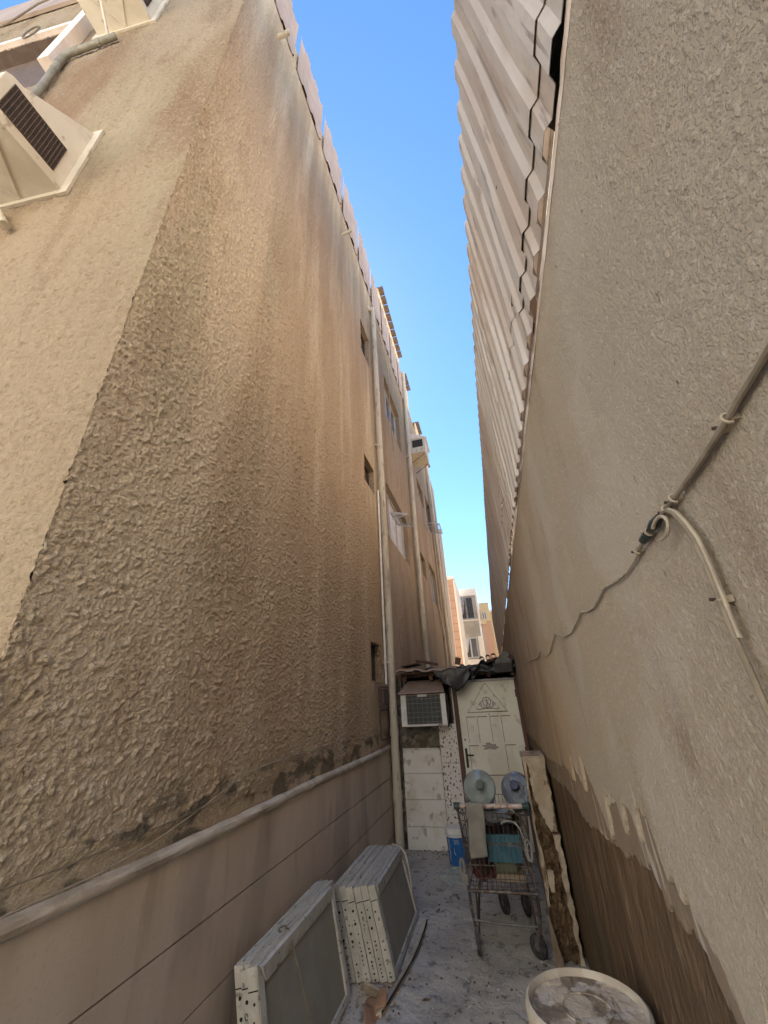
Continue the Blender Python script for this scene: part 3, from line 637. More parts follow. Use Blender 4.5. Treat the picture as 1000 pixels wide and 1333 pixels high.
def skin(name, Ay, low, top, x, mat, hf, nz, thick):
    """a coat of render from a torn lower edge (function of y) up to top"""
    T = np.linspace(0, 1, nz)**1.0
    Y = np.repeat(Ay[:, None], nz, 1); Zb = low(Ay)[:, None]; Zz = Zb+(top-Zb)*T[None, :]
    h = hf(Y, Zz); lip = sst(Zz-Zb, 0, .006)
    X = x-h-.0
    X = X+(1-lip)*.003
    Vg = np.stack([X, Y, Zz], -1)
    # lip row pushed into the wall
    first = Vg[:, 0:1, :].copy(); first[:, 0, 0] += thick; Vg = np.concatenate([first, Vg], 1); n = nz+1
    I, J = np.meshgrid(np.arange(len(Ay)-1), np.arange(n-1), indexing='ij')
    F = np.stack([I*n+J, I*n+J+1, (I+1)*n+J+1, (I+1)*n+J], -1).reshape(-1, 4)
    return npmesh(name, Vg.reshape(-1, 3), F, mat, bw)
skin('plaster_skin', Ay, R1, 2.745, XR, 'skin', crumb, 420, .014)
Am = np.arange(.16, 6.15, .006)
skin('plaster_undercoat', Am, R2, 1.52, XR+.011, 'mid', lambda a, b: .002*pn(a*9, b*5, 2)+.001*pn(a*40, b*30, 3), 60, .014)
skin('brown_base_coat', np.arange(.16, 6.15, .012), lambda y: y*0, 1.47, XR+.023, 'brown', lambda a, b: .006*pn(a*5, b*3, 2)+.0045*pn(a*22, b*9, 3)+.003*pn(a*60, b*22, 4), 160, .005)
npm = wall_grid('far_plaster', np.linspace(6.15, 15.2, 120), np.linspace(1.9, 2.745, 30), lambda a, b: .004*pn(a*6, b*6, 1), lambda a, b, h: np.stack([XR-h, a, b], -1), 'skin', parent=bw)
b = MB()
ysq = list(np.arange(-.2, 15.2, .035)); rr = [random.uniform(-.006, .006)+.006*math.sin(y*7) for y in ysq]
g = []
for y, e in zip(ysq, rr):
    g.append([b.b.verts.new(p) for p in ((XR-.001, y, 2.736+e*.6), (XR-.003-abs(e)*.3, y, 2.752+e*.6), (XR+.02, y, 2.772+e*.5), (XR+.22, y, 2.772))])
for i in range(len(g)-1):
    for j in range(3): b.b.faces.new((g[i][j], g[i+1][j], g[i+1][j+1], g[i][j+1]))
b.build('coping', 'coping', bw)  # sunlit look of this edge is in its pale colour
# ------------------------------------------------------------------ corrugated fence on the wall
cf = thing('corrugated_fence', 'tall screen of dusty ribbed metal sheets standing on top of the right wall', 'fence')
y = .02; i = 0; PT = .130
while y < 15:
    jj = random.uniform(-.02, .02)
    s1 = random.choice((-.02, .03, -.09, .06, -.05, .10))
    corr_sheet(y, y+PT*7+.08, 2.95+s1, 4.15+jj, .283+random.uniform(-.002, .002), .252, .014, PT, 'corrugated_sheet', 'corr', cf, wavy=.0025)
    y += PT*7; i += 1
y = .47-PT*2; i = 0
while y < 15:
    lo = random.uniform(-.012, .012); sl_ = random.uniform(-.02, .02)
    corr_sheet(y, y+PT*6+.06, 2.745+lo, 3.09+random.choice((0, .10, -.04, .18)), .2875+random.uniform(-.001, .001), .2845, .0135, PT, 'lower_sheet', 'corr', cf, wavy=.001, bot=lambda q, s_=sl_, y_=y: s_*(q-y_))
    y += PT*6
for z in (2.85, 3.35, 3.95):
    MB().box((.36, -1, z-.06), (.40, 15.2, z+.02)).build('rail', 'wood', cf)
for y in np.arange(-.5, 15, 1.8): MB().box((.405, y, 2.765), (.445, y+.05, 4.0)).build('post', 'wood', cf)
sc = []
for i in range(26):
    y = PT*math.floor((.5+i*.33)/PT)+PT*.2; z = random.choice((3.0, 3.35, 3.3, 3.02)); xx = .283-(z-2.95)*.026-.002
    MB().tube([(xx-.002, y, z), (xx+.004, y, z)], .007, 6).build('sheet_screw', 'nail', cf)
b = MB(); 
def tf(u, v): 
    y = -.3+u*.85; z = 2.77+v*.9
    return Vector((.345+.03*math.sin(u*9+v*3)+.02*math.sin(v*12), y, z))
tag(b.grid(tf, 20, 14).build('tarpaulin', 'black_tarp', None, smooth=True, solid=.002), 'black tarpaulin stuffed behind the metal sheets at the top of the right wall', 'tarpaulin')
# ------------------------------------------------------------------ cables on the right wall
def wobble(pts, n=6, a=.0015):
    out = []
    for A_, B_ in zip(pts, pts[1:]):
        for k in range(n):
            t = k/n; p = Vector(A_).lerp(Vector(B_), t); out.append(p+Vector((0, random.uniform(-a, a), random.uniform(-a, a))))
    out.append(Vector(pts[-1])); return out
xc = XR-.009
cable = thing('wall_cable', 'grey cable clipped across the right wall at head height, thick near and thin beyond', 'cable')
MB().tube([(xc, y, z) for y, z in ((.15, 2.02), (.25, 1.992), (.361, 1.971), (.40, 1.966), (.422, 1.961), (.50, 1.951), (.563, 1.946), (.60, 1.9435), (.66, 1.9395), (.72, 1.934), (.767, 1.928))], .0036, 8).build('thick_cable', 'cable', cable, smooth=True)
MB().tube([(xc+.003, y, z+.006) for y, z in ((.15, 2.02), (.25, 1.992), (.361, 1.971), (.40, 1.966), (.422, 1.961), (.50, 1.951), (.563, 1.946))], .003, 6).build('thin_strand', 'cable_pale', cable, smooth=True)
MB().tube([(xc+.002, y, z) for y, z in ((.767, 1.928), (.80, 1.921), (.86, 1.914), (.93, 1.915), (1.0, 1.922), (1.043, 1.927), (1.09, 1.918), (1.18, 1.906), (1.27, 1.912), (1.338, 1.924), (1.42, 1.912), (1.56, 1.893), (1.72, 1.899), (1.86, 1.925), (1.93, 1.938), (2.05, 1.92), (2.25, 1.885), (2.4, 1.885), (2.55, 1.92), (2.64, 1.932), (2.8, 1.91), (3.2, 1.93), (3.8, 1.95), (4.6, 1.96))], .0032, 6).build('thin_cable', 'cable_pale', cable, smooth=True)
MB().tube([(xc-.004, y, z) for y, z in ((.625, 1.940), (.61, 1.937), (.596, 1.927), (.583, 1.905), (.572, 1.875), (.571, 1.84), (.572, 1.804), (.574, 1.776), (.575, 1.749), (.574, 1.70), (.572, 1.6), (.57, 1.3), (.57, .9))], .0038, 8).build('branch_cable', 'cable', cable, smooth=True)
MB().tube([(xc-.003, y, z) for y, z in ((.63, 1.942), (.604, 1.936), (.590, 1.925), (.577, 1.903), (.566, 1.875), (.565, 1.84), (.566, 1.804), (.568, 1.776), (.569, 1.749))], .0028, 6).build('branch_strand', 'cable_pale', cable, smooth=True)
MB().tube([(xc-.008, .64+.028*math.cos(t), 1.925+.016*math.sin(t)-.004) for t in np.linspace(.6, 5.2, 14)], .0028, 6).build('cable_loop', 'cable_pale', cable, smooth=True)
MB().tube([(xc-.001, .645, 1.9415), (xc-.001, .668, 1.9395), (xc-.001, .69, 1.938)], [.006, .009, .006], 8).build('tape_wrap', 'tape', cable, smooth=True)
MB().tube([(xc-.001, .705, 1.936), (xc-.001, .73, 1.934)], .0075, 8).build('tape_wrap', 'tape', cable, smooth=True)
for (y, z, hz) in ((.422, 1.961, 0), (.585, 1.9445, 0), (.615, 1.941, 0), (.698, 1.937, 0), (.767, 1.928, 0), (.573, 1.795, 1), (1.043, 1.927, 2), (1.338, 1.924, 2), (1.93, 1.938, 2)):
    c = Vector((xc, y, z)); rr_ = .0068 if hz < 2 else .004
    MB().tube([c+Vector((-rr_*math.cos(t), (0 if hz == 1 else rr_*.3*math.sin(t)), rr_*math.sin(t)) if hz != 1 else (-rr_*math.cos(t), rr_*math.sin(t), 0)) for t in np.linspace(-1.7, 1.7, 8)], .0018 if hz < 2 else .0012, 5).build('cable_clip', 'clip', cable, smooth=True)
    if hz < 2:
        MB().box((XR-.008, y-.004, z-.004), (XR, y+.024, z+.004)).build('clip_foot', 'clip', cable, bevel=.001)
        MB().tube([(XR+.0, y+.024, z+.004), (XR-.012, y+.026, z+.006)], .0022, 6).build('clip_nail', 'nail', cable)
# ------------------------------------------------------------------ shed at the end of the alley
sh = thing('lean_to_shed', 'patched lean-to shed with a cream door closing the end of the alley', 'shed')
YS = 6.14
b = MB(); b.box((-1.5, YS+.02, 0), (-.62, YS+.14, 1.38)); b.box((-1.5, YS+.02, 1.38), (-1.36, YS+.14, 2.05)); b.box((-.66, YS+.02, 1.38), (-.62, YS+.14, 2.05))
b.build('rear_wall', 'cement', sh)
MB().box((-1.36, YS+.3, 1.3), (-.62, YS+.34, 2.1)).build('dark_recess', 'grille', sh)
for (z0, z1) in ((.815, 1.085), (.526, .809), (.242, .520), (.004, .236)):
    MB().box((-1.385, YS-.012, z0), (-.864, YS+.02, z1)).build('stone_tile', 'tile', sh, bevel=.003)
MB().box((-1.385, YS-.02, 1.089), (-.87, YS+.02, 1.103)).build('tile_trim', 'tile', sh)
for (z0, z1) in ((.930, 1.385), (.47, .926), (.01, .466)):
    MB().box((-.858, YS-.010, z0), (-.628, YS+.02, z1)).build('terrazzo_slab', 'terrazzo', sh, bevel=.002)
MB().box((-.612, YS-.035, 0), (-.556, YS+.05, 1.93)).build('door_frame', 'rust_frame', sh, bevel=.004)
MB().box((.256, YS-.03, 0), (.298, YS+.05, 1.95)).build('door_frame', 'rust_frame', sh, bevel=.004)
MB().box((-.556, YS-.03, 1.90), (.256, YS+.05, 1.925)).build('door_frame', 'pale_frame', sh)
MB().box((-.627, YS-.028, 0.0), (-.614, YS+.02, 1.95)).build('door_trim', 'white_metal', sh)
dr = MB().box((-.552, YS-.01, .02), (.252, YS+.03, 1.895)).build('door', 'door', sh, bevel=.003)
def dbox(x0, x1, z0, z1, y0=YS-.026, y1=YS-.009, name='door_moulding', mat='door'):
    f = .013; b = MB()
    b.box((x0, y0, z0), (x0+f, y1, z1)).box((x1-f, y0, z0), (x1, y1, z1)).box((x0+f, y0, z0), (x1-f, y1, z0+f)).box((x0+f, y0, z1-f), (x1-f, y1, z1))
    o = b.build(name, mat, dr)
    MB().box((x0+f, YS-.0125, z0+f), (x1-f, YS-.0095, z1-f)).build('door_panel', 'door', dr)
    b = MB(); e = .006
    b.box((x0-e, YS-.012, z0-e), (x0, YS-.009, z1)).box((x0-e, YS-.0125, z1), (x1+e, YS-.009, z1+e*1.6))
    b.build('door_shadow_line', 'door_line', dr); return o  # dark strips left of and above each moulding, drawn as its shadow
for (x0, x1) in ((-.455, -.345), (-.312, -.185), (-.142, -.026), (.006, .122)): dbox(x0, x1, 1.158, 1.452)
for (x0, x1) in ((-.463, -.348), (.005, .128)): dbox(x0, x1, .832, 1.112)
for (x0, x1) in ((-.463, -.348), (-.30, -.04), (.005, .128)): dbox(x0, x1, .30, .78)
MB().tube([(-.145, YS-.012, 1.872), (-.430, YS-.012, 1.512), (.106, YS-.012, 1.510)], .007, 4, closed=True).build('triangle_moulding', 'door_line', dr)
MB().tube([(-.145, YS-.014, 1.850), (-.408, YS-.014, 1.522), (.084, YS-.014, 1.520)], .005, 4, closed=True).build('triangle_moulding', 'door', dr)
# scrolled ornament
b = MB(); c0 = Vector((-.155, YS-.014, 1.56))
def arc(cx_, cz_, r_, a0, a1, n=12, rx=1): return [(c0.x+cx_+r_*rx*math.cos(t), c0.y, c0.z+cz_+r_*math.sin(t)) for t in np.linspace(a0, a1, n)]
b.tube([(c0.x+dx, c0.y, c0.z+dz) for dx, dz in ((0, -.01), (.04, .03), (.055, .08), (.04, .13), (.02, .125), (0, .135), (-.02, .125), (-.04, .13), (-.055, .08), (-.04, .03))], .006, 5, closed=True)
b.tube([(c0.x, c0.y, c0.z-.01), (c0.x, c0.y, c0.z+.13)], .005, 5); b.tube([(c0.x-.03, c0.y, c0.z+.10), (c0.x+.02, c0.y, c0.z+.06), (c0.x-.02, c0.y, c0.z+.03)], .006, 5); b.tube([(c0.x+.035, c0.y, c0.z+.11), (c0.x, c0.y, c0.z+.075), (c0.x+.03, c0.y, c0.z+.03)], .005, 5)
for s_ in (-1, 1):
    b.tube([(c0.x+s_*dx, c0.y, c0.z+dz) for dx, dz in ((0, -.01), (.04, .0), (.08, .02), (.10, .05), (.085, .065), (.07, .05), (.08, .035))], .006, 5)
    b.tube([(c0.x+s_*dx, c0.y, c0.z+dz) for dx, dz in ((.03, -.005), (.08, -.012), (.125, -.018), (.15, -.01), (.14, .01))], .006, 5)
    b.tube([(c0.x+s_*dx, c0.y, c0.z+dz) for dx, dz in ((.045, .09), (.07, .085), (.09, .07), (.12, .03))], .005, 5)
b.build('scroll_ornament', 'ornament', dr)
def blob_poly(cx_, cz_, rx, rz, n=18, j=.35): return [(cx_+rx*math.cos(t)*(1+random.uniform(-j, j)), YS-.0135, cz_+rz*math.sin(t)*(1+random.uniform(-j, j))) for t in np.linspace(0, 6.28, n, endpoint=False)]
MB().poly(blob_poly(-.19, 1.105, .10, .035), (0, .001, 0)).build('bare_patch', 'door_chip', dr)
MB().box((-.530, YS-.020, .87), (-.500, YS-.010, 1.09)).build('handle_plate', 'black', dr, bevel=.003)
MB().tube([(-.515, YS-.015, 1.015), (-.515, YS-.055, 1.015), (-.42, YS-.058, 1.012)], .009, 8).build('door_handle', 'black', dr, smooth=True)
MB().tube([(-.512, YS-.01, 1.19), (-.512, YS-.022, 1.19)], .014, 10).build('lock', 'ornament', dr)
for z in (.35, 1.0, 1.68): MB().tube([(.250, YS-.022, z), (.250, YS-.022, z+.09)], .009, 8).build('hinge', 'rust_frame', dr, smooth=True)
MB().tube([(-.148, YS-.01, 1.482), (-.148, YS-.018, 1.482)], .008, 8).build('peephole', 'black', dr)
# side jamb pieces between door and boundary wall
MB().box((-1.5, YS-.02, 1.99), (.29, YS+.1, 2.05)).build('lintel', 'wood', sh)
# roof
def rf(u, v): return Vector((-1.34+u*.86, 5.78+v*1.9, 2.075+.10*v+.012*math.sin(u*8+v*2)+(.014*math.sin(u*23) if v < .1 else 0)))
MB().grid(rf, 16, 10).build('roof_sheet', 'hood', sh, solid=.022)
def rf2(u, v): return Vector((-.50+u*.78, 5.90+v*1.8, 2.05+.15*u+.08*v+.01*math.sin(u*11+v*5)))
MB().grid(rf2, 16, 10).build('roof_sheet', 'wood', sh, solid=.03)
for i in range(4):
    MB().box((-1.33+i*.02, 5.80+.03*i, 2.045-.012*i), (-.75+.06*i, 6.1, 2.052-.012*i), Matrix.Rotation(random.uniform(-.04, .04), 3, 'Y')).build('roof_layer', 'wood', sh)
for i, x in enumerate((-1.3, -.9, -.5, -.1, .22)):
    MB().box((x, 5.95, 1.95), (x+.05, 7.6, 2.035)).build('roof_joist', 'wood', sh)
MB().box((-1.40, 7.6, 0), (.3, 7.75, 2.1)).build('rear_wall', 'cement', sh)
def crumple(name, label, fn, nu, nv, mat, cat='tarpaulin', th=.004):
    return tag(MB().grid(fn, nu, nv).build(name, mat, None, smooth=True, solid=th), label, cat)
def t1(u, v):   # triangular black tarp hanging over the lintel centre
    x = -.92+u*.62; w = 1-abs(u-.62)*1.9; z = 2.09+.02*math.sin(u*14)-(v**1.2)*(.30*max(0, w)+.03)
    return Vector((x+.02*math.sin(v*7), 5.83-.03*math.sin(u*9)*v-.02*v, z))
crumple('tarpaulin', 'torn black tarpaulin hanging in a point beside the shed door', t1, 26, 12, 'black_tarp')
def t2(u, v):
    x = -.46+u*.76; z = 2.075+.10*u+.03*math.sin(u*19)+.02*math.sin(u*31+v*4)-v*(.13+.015*math.sin(u*13))
    return Vector((x, 5.86+.03*math.sin(u*12+v*6), z))
crumple('tarpaulin', 'dark crumpled tarpaulin edge above the cream door', t2, 40, 8, 'black_tarp')
r = thing('rolled_tarpaulin', 'dark rolled bundle at the right end of the shed roof against the wall', 'bundle', (.15, 5.95, 2.16))
for i, (dx, dz, rr_) in enumerate(((0, 0, .06), (.055, -.045, .055), (-.06, -.05, .05), (.05, .05, .04))):
    MB().tube([(dx, -.12, dz), (dx+.01, 0, dz+.005), (dx, .3, dz)], [rr_, rr_*1.05, rr_], 12).build('roll', 'black_tarp', r, smooth=True)
MB().box((-.14, -.14, -.17), (.10, .1, -.06)).build('dark_block', 'black', r, bevel=.01)
tag(MB().box((-.50, 5.86, 2.125), (-.43, 5.96, 2.215), Matrix.Rotation(.2, 3, 'Y')).build('wood_block', 'wood', None, bevel=.005), 'small brown wood block standing on the shed roof', 'wood block')
for i, x in enumerate((-.13, -.045, .03)):
    lb = ('leftmost', 'middle', 'rightmost')[i]
    r = MB().tube([(x, 5.86, 2.175+.015*i), (x, 6.2, 2.185+.015*i)], .032, 12, cap=False).build('roof_pipe', 'rust_frame' if i == 1 else 'pvc_dark', None, smooth=True, solid=.004)
    tag(r, lb+' of the three short pipe ends lying on the shed roof above the door', 'pipe')
MB_ = MB().box((-1.30, 5.9, 2.16), (-1.05, 6.3, 2.175), Matrix.Rotation(-.12, 3, 'Y')); tag(MB_.build('roof_board', 'wood', None), 'short brown board lying on the shed roof next to the thick pipe', 'board')
MB_ = MB().tube([(-1.05, 5.85, 2.21), (-.78, 6.1, 2.16)], .02, 6); tag(MB_.build('wood_stick', 'wood', None), 'thin stick lying on the shed roof above the air conditioner', 'stick')
# window air conditioner in the shed
r = thing('window_air_conditioner', 'old white window air conditioner with wire grille set in the shed wall', 'air conditioner', (-1.31, 5.84, 1.385))
MB().box((.01, .02, .005), (.61, .42, .385)).build('casing', 'hood', r, bevel=.004)
MB().box((.08, .004, .03), (.56, .02, .37)).build('coil', 'coil', r)
for (x0, x1) in ((0, .075), (.555, .62)): MB().box((x0, -.006, 0), (x1, .02, .385)).build('side_trim', 'white_metal', r, bevel=.004)
MB().box((.075, -.004, -.002), (.50, .02, .020)).build('bottom_trim', 'white_metal', r, bevel=.002)
MB().box((.24, -.012, .355), (.37, 0, .385)).build('name_plate', 'white_plastic', r, bevel=.002)
b = MB()
for i in range(14): b.box((.08, -.001, .035+i*.024), (.555, .004, .040+i*.024))
b.build('louvre', 'coil', r)
for i in range(8): MB().tube([(.105+i*.064, -.008, .022), (.105+i*.064, -.008, .36)], .0022, 5).build('grille_wire', 'wire', r)
for i in range(6): MB().tube([(.08, -.010, .05+i*.056), (.555, -.010, .05+i*.056)], .0022, 5).build('grille_wire', 'wire', r)
MB().hexa([(-.02, -.06, .395), (.62, -.06, .395), (.56, .30, .56), (.06, .30, .56), (-.02, -.06, .407), (.62, -.06, .407), (.56, .30, .572), (.06, .30, .572)]).build('rain_hood', 'hood', r)
MB().tube([(.63, .05, .38), (.66, .06, .2), (.64, .1, .05), (.60, .2, -.03)], .008, 6).build('power_cord', 'black', r, smooth=True)
# ------------------------------------------------------------------ broken plinth at the foot of the right wall
r = thing('broken_plinth', 'low broken plinth with flaking plaster jutting from the right wall by the cart', 'plinth')
def rub(u, v):   # end face
    return Vector((.128+u*.174, 4.005+.05*float(pn(np.array(u*5.), np.array(v*14.), 3))+.03*float(pn(np.array(u*14.), np.array(v*50.), 4)), v*1.21))
b = MB(); b.box((.125, 4.04, 0), (.299, 4.34, 1.21)).box((.15, 4.34, 0), (.299, 6.10, .62)); b.build('plinth_core', 'mid', r)
MB().grid(rub, 24, 150).build('rubble_end', 'rubble', r, smooth=True)
def irr(z0, z1, xl, xr_, n=60, j=.012):
    zz = np.linspace(z0, z1, n); t = (zz-z0)/(z1-z0); q = random.uniform(0, 50)
    nl = pn(zz*14+q, zz*0+.3, 3)*j+pn(zz*45+q, zz*0+.6, 4)*j*.5; nr = pn(zz*14+q, zz*0+7.3, 5)*j+pn(zz*45+q, zz*0+9.6, 6)*j*.5
    return [(xl(a_)+b_, c_) for a_, b_, c_ in zip(t, nl, zz)]+[(xr_(a_)+b_, c_) for a_, b_, c_ in zip(t, nr, zz)][::-1]
def chip(pts, y, th, name='plaster_fragment', mat='chip', bev=0):
    return MB().poly([(x, y+.006*math.sin(z*30), z) for x, z in pts], (0, th, 0)).build(name, mat, r, bevel=.002)
chip(irr(.74, 1.225, lambda t: .235-.08*min(1, t*2.2), lambda t: .290, 60, .020), 3.965, .04)
chip(irr(.0, .72, lambda t: .278-.02*t, lambda t: .298, 50, .018), 3.972, .04)
chip(irr(.30, 1.21, lambda t: .122, lambda t: .137+.02*max(0, math.sin(t*7)), 60, .010), 3.978, .045)
chip(irr(.0, .27, lambda t: .105, lambda t: .168-.05*t, 24, .008), 3.93, .10, 'mortar_lump', 'mid')
chip(irr(.38, .50, lambda t: .16, lambda t: .20, 14, .014), 3.98, .04)
MB().box((.118, 3.99, 1.205), (.299, 4.36, 1.235)).build('plinth_cap', 'chip', r, bevel=.006)
# ------------------------------------------------------------------ shopping cart
ct = thing('shopping_cart', 'rusty wire shopping cart loaded with bottles and boxes, parked against the right wall', 'shopping cart', (-.19, 3.95, 0))
W0, W1 = .255, .19
def HX(s_, z, y): return (s_, y, z)
b = MB(); b.tube([(-.285, -.02, .905), (.275, -.02, .905)], .0165, 12); b.build('push_handle', 'handle', ct, smooth=True)
for s_ in (-1, 1):
    MB().tube([(s_*.245, -.02, .905), (s_*.295, -.02, .905)], .024, 12).build('handle_cap', 'green_plastic', ct, smooth=True)
    MB().tube([(s_*.27, -.02, .90), (s_*.268, .02, .83), (s_*.25, .07, .62)], .010, 6).build('handle_bracket', 'cart', ct, smooth=True)
wt, wb = .262, .245     # half widths at top and bottom of the near gate
zt, zb = .85, .375
b = MB()
for i in range(15):
    t = -1+2*i/14; b.tube([(t*wt, .02, zt), (t*wb, .03, zb)], .0028, 5)
for z in (zt, .80, .66, .645, .52, .44, zb+.02):
    f = (z-zb)/(zt-zb); w = wb+(wt-wb)*f; b.tube([(-w, .02+(1-f)*.01, z), (w, .02+(1-f)*.01, z)], .0042 if z in (.66, zt) else .003, 5)
o = b.build('gate_wires', 'cart', ct); o['kind'] = 'stuff'
b = MB()
for s_ in (-1, 1):
    for i in range(19):
        t = i/18; y = .02+.74*t; w_t = wt+(W1-wt)*t; w_b = wb+(W1-.02-wb)*t; z_b = zb+.16*t
        b.tube([(s_*w_t, y, zt), (s_*w_b, y-.03*t, z_b)], .0026, 4)
    for k in range(5):
        f = k/4; b.tube([(s_*(wb+(wt-wb)*f), .02, zb+(zt-zb)*f), (s_*((W1-.02)+.02*f), .74-.03*(1-f)*0+.02*f-.01, zb+.16+(zt-zb-.16)*f)], .004 if k in (0, 4) else .003, 5)
o = b.build('side_wires', 'cart', ct); o['kind'] = 'stuff'
b = MB()
for i in range(12):
    t = -1+2*i/11; b.tube([(t*wb, .03, zb), (t*(W1-.02), .72, zb+.16), (t*W1, .76, zt)], .0026, 4)
for k in range(9): 
    t = k/8; w = wb+(W1-.02-wb)*t; b.tube([(-w, .03+.69*t, zb+.16*t), (w, .03+.69*t, zb+.16*t)], .0028, 4)
for k in range(4): b.tube([(-W1, .74, zb+.2+k*.09), (W1, .74, zb+.2+k*.09)], .003, 4)
o = b.build('floor_wires', 'cart', ct); o['kind'] = 'stuff'
MB().tube([(-wb-.01, .015, zb-.005), (wb+.01, .015, zb-.005)], .011, 8).build('lower_bar', 'cart', ct, smooth=True)
MB().tube([(-.235, .03, .20), (0, .02, .19), (.22, .03, .185)], .008, 8).build('cross_bar', 'caster', ct, smooth=True)
for s_ in (-1, 1):
    MB().tube([(s_*.25, .02, zb+.02), (s_*.245, .03, .25), (s_*.225, .045, .135)], .0115, 8).build('leg_tube', 'cart', ct, smooth=True)
    MB().tube([(s_*.21, .05, .14), (s_*.20, .22, .25), (s_*.18, .50, .36), (s_*.17, .68, .50)], .010, 8).build('under_rail', 'cart', ct, smooth=True)
    MB().tube([(s_*.20, .05, .36), (s_*.21, .05, .14)], .007, 6).build('brace_rod', 'cart', ct, smooth=True)
def caster(x, y, yaw, rad=.068):
    c = bpy.data.objects.new('caster', None); COL.objects.link(c); c.parent = ct; c.location = (x, y, 0); c.rotation_euler = (0, 0, yaw)
    RX = Matrix.Rotation(math.pi/2, 4, 'Y')
    T = Matrix.Translation((0, .018, rad)) @ RX
    MB().lathe([(rad*.5, -.015), (rad*.93, -.015), (rad, -.008), (rad, .008), (rad*.93, .015), (rad*.5, .015)], 24, T).build('tyre', 'tyre', c, smooth=True)
    MB().lathe([(.008, -.017), (rad*.52, -.013), (rad*.52, .013), (.008, .017)], 20, T).build('hub', 'caster', c, smooth=True)
    b = MB()
    for s_ in (-1, 1): b.hexa([(s_*.020-.002, -.018, .125), (s_*.020+.002, -.018, .125), (s_*.020+.002, .022, .125), (s_*.020-.002, .022, .125), (s_*.020-.002, .008, rad-.008), (s_*.020+.002, .008, rad-.008), (s_*.020+.002, .028, rad-.004), (s_*.020-.002, .028, rad-.004)])
    b.box((-.022, -.022, .122), (.022, .024, .130)); b.build('fork', 'caster', c)
    MB().tube([(0, 0, .128), (0, 0, .165)], .017, 10).build('swivel', 'caster', c, smooth=True)
    return c
caster(-.222, .04, .1); caster(.215, .055, .9); caster(-.02, .68, .5, .078); caster(.165, .66, .4, .078)
# things in the cart
def blob(name, label, cat, c, r3, mat, sd_=1, amp=.25, n=14):
    def f(u, v):
        th = u*2*math.pi; ph = v*math.pi; d = Vector((math.sin(ph)*math.cos(th), math.sin(ph)*math.sin(th), math.cos(ph)))
        k = 1+amp*math.sin(d.x*5+sd_)*math.cos(d.y*4+sd_*2)+amp*.5*math.sin(d.z*9+d.x*7+sd_)
        return Vector(c)+Vector((d.x*r3[0], d.y*r3[1], d.z*r3[2]))*k
    b = MB().grid(f, n*2, n); bmesh.ops.remove_doubles(b.b, verts=b.b.verts, dist=1e-5)
    return tag(b.build(name, mat, None, smooth=True), label, cat)
r = thing('plastic_crate', 'blue plastic box inside the shopping cart behind the wire gate', 'crate', (-.13, 4.16, .62))
MB().box((-.13, -.10, -.10), (.13, .16, -.09)).build('crate_floor', 'blue_crate', r)
b = MB().box((-.13, -.11, -.10), (.13, -.10, .06)); b.build('crate_side', 'blue_crate', r)
for x in (-.13, .122): MB().box((x, -.10, -.10), (x+.008, .16, .06)).build('crate_side', 'blue_crate', r)
MB().box((-.14, -.12, .06), (.14, -.098, .075)).build('crate_rim', 'blue_crate', r, bevel=.003)
blob('plastic_bag', 'crumpled grey plastic bag at the top of the cart under the left bottle', 'bag', (-.20, 4.3, .77), (.17, .16, .055), 'grey_bag', 2)
blob('cloth_bundle', 'dark bundle of cloth in the left half of the cart', 'cloth', (-.33, 4.14, .55), (.09, .12, .14), 'dark_bag', 3)
blob('cloth_bundle', 'big dark cloth bundle added at the back of the cart basket to darken it', 'cloth', (-.15, 4.44, .66), (.16, .13, .14), 'dark_bag', 7)  # dark backing put in to stand for the dim inside of the basket
blob('cloth_bundle', 'dull red bundle of cloth at the bottom left of the cart', 'cloth', (-.31, 4.14, .435), (.10, .10, .040), 'red_cloth', 5)
tag(MB().box((-.22, 4.08, .45), (-.06, 4.30, .53)).build('small_box', 'green_box', None, bevel=.006), 'small olive box in the cart beneath the blue crate', 'box')
tag(MB().box((-.22, 4.06, .40), (0.0, 4.30, .445)).build('carton', 'tan_box', None, bevel=.004), 'flat tan carton on the bottom of the cart', 'carton')
r = tag(MB().tube([(.05+.022*math.cos(t), 3.945, .63+.065*math.sin(t)) for t in np.linspace(0, 6.28, 18)], .006, 6, closed=True).build('cord_coil', 'cord', None, smooth=True), 'coil of grey cord hanging on the right end of the cart gate', 'cord')
MB().tube([(.058+.016*math.cos(t), 3.935, .62+.055*math.sin(t)) for t in np.linspace(0, 6.28, 18)], .005, 6, closed=True).build('cord_turn', 'cord', r, smooth=True)
MB().tube([(-.02, 3.95, .80), (.01, 3.94, .76), (.03, 3.94, .70)], .006, 6).build('cord_tail', 'cord', r, smooth=True)
b = MB().tube([(-.07+.06*math.cos(t), 3.95, .775+.03*math.sin(t)) for t in np.linspace(.2, 2.8, 10)], .006, 6); tag(b.build('white_hose', 'cord', None, smooth=True), 'short grey hose hooked at the top of the cart gate', 'hose')
r = MB().tube([(-.475+.016*math.cos(t), 4.0, .50+.05*math.sin(t)) for t in np.linspace(0, 6.28, 14)], .010, 6, closed=True).build('rag', 'towel', None, smooth=True)
tag(r, 'small grey rag looped on the left side of the cart below the towel', 'rag')
MB().box((-.49, 3.99, .40), (-.44, 4.01, .46)).build('rag_end', 'towel', r, bevel=.008)
def tw(u, v):
    x = -.40+u*.135+.012*math.sin(v*5); 
    s_ = v*2-.35; r_ = .021
    if s_ < 0: y, z = 3.93+r_+.005, .905+s_*.25
    elif s_ < .2: a = s_/.2*math.pi; y, z = 3.93+r_*math.cos(a), .905+r_*math.sin(a)
    else: y, z = 3.93-r_-.006*math.sin(u*7+v*3), .905-(s_-.2)*.215*(1+.06*(1-u))
    return Vector((x+(v*.02 if s_ > .2 else 0), y, z))
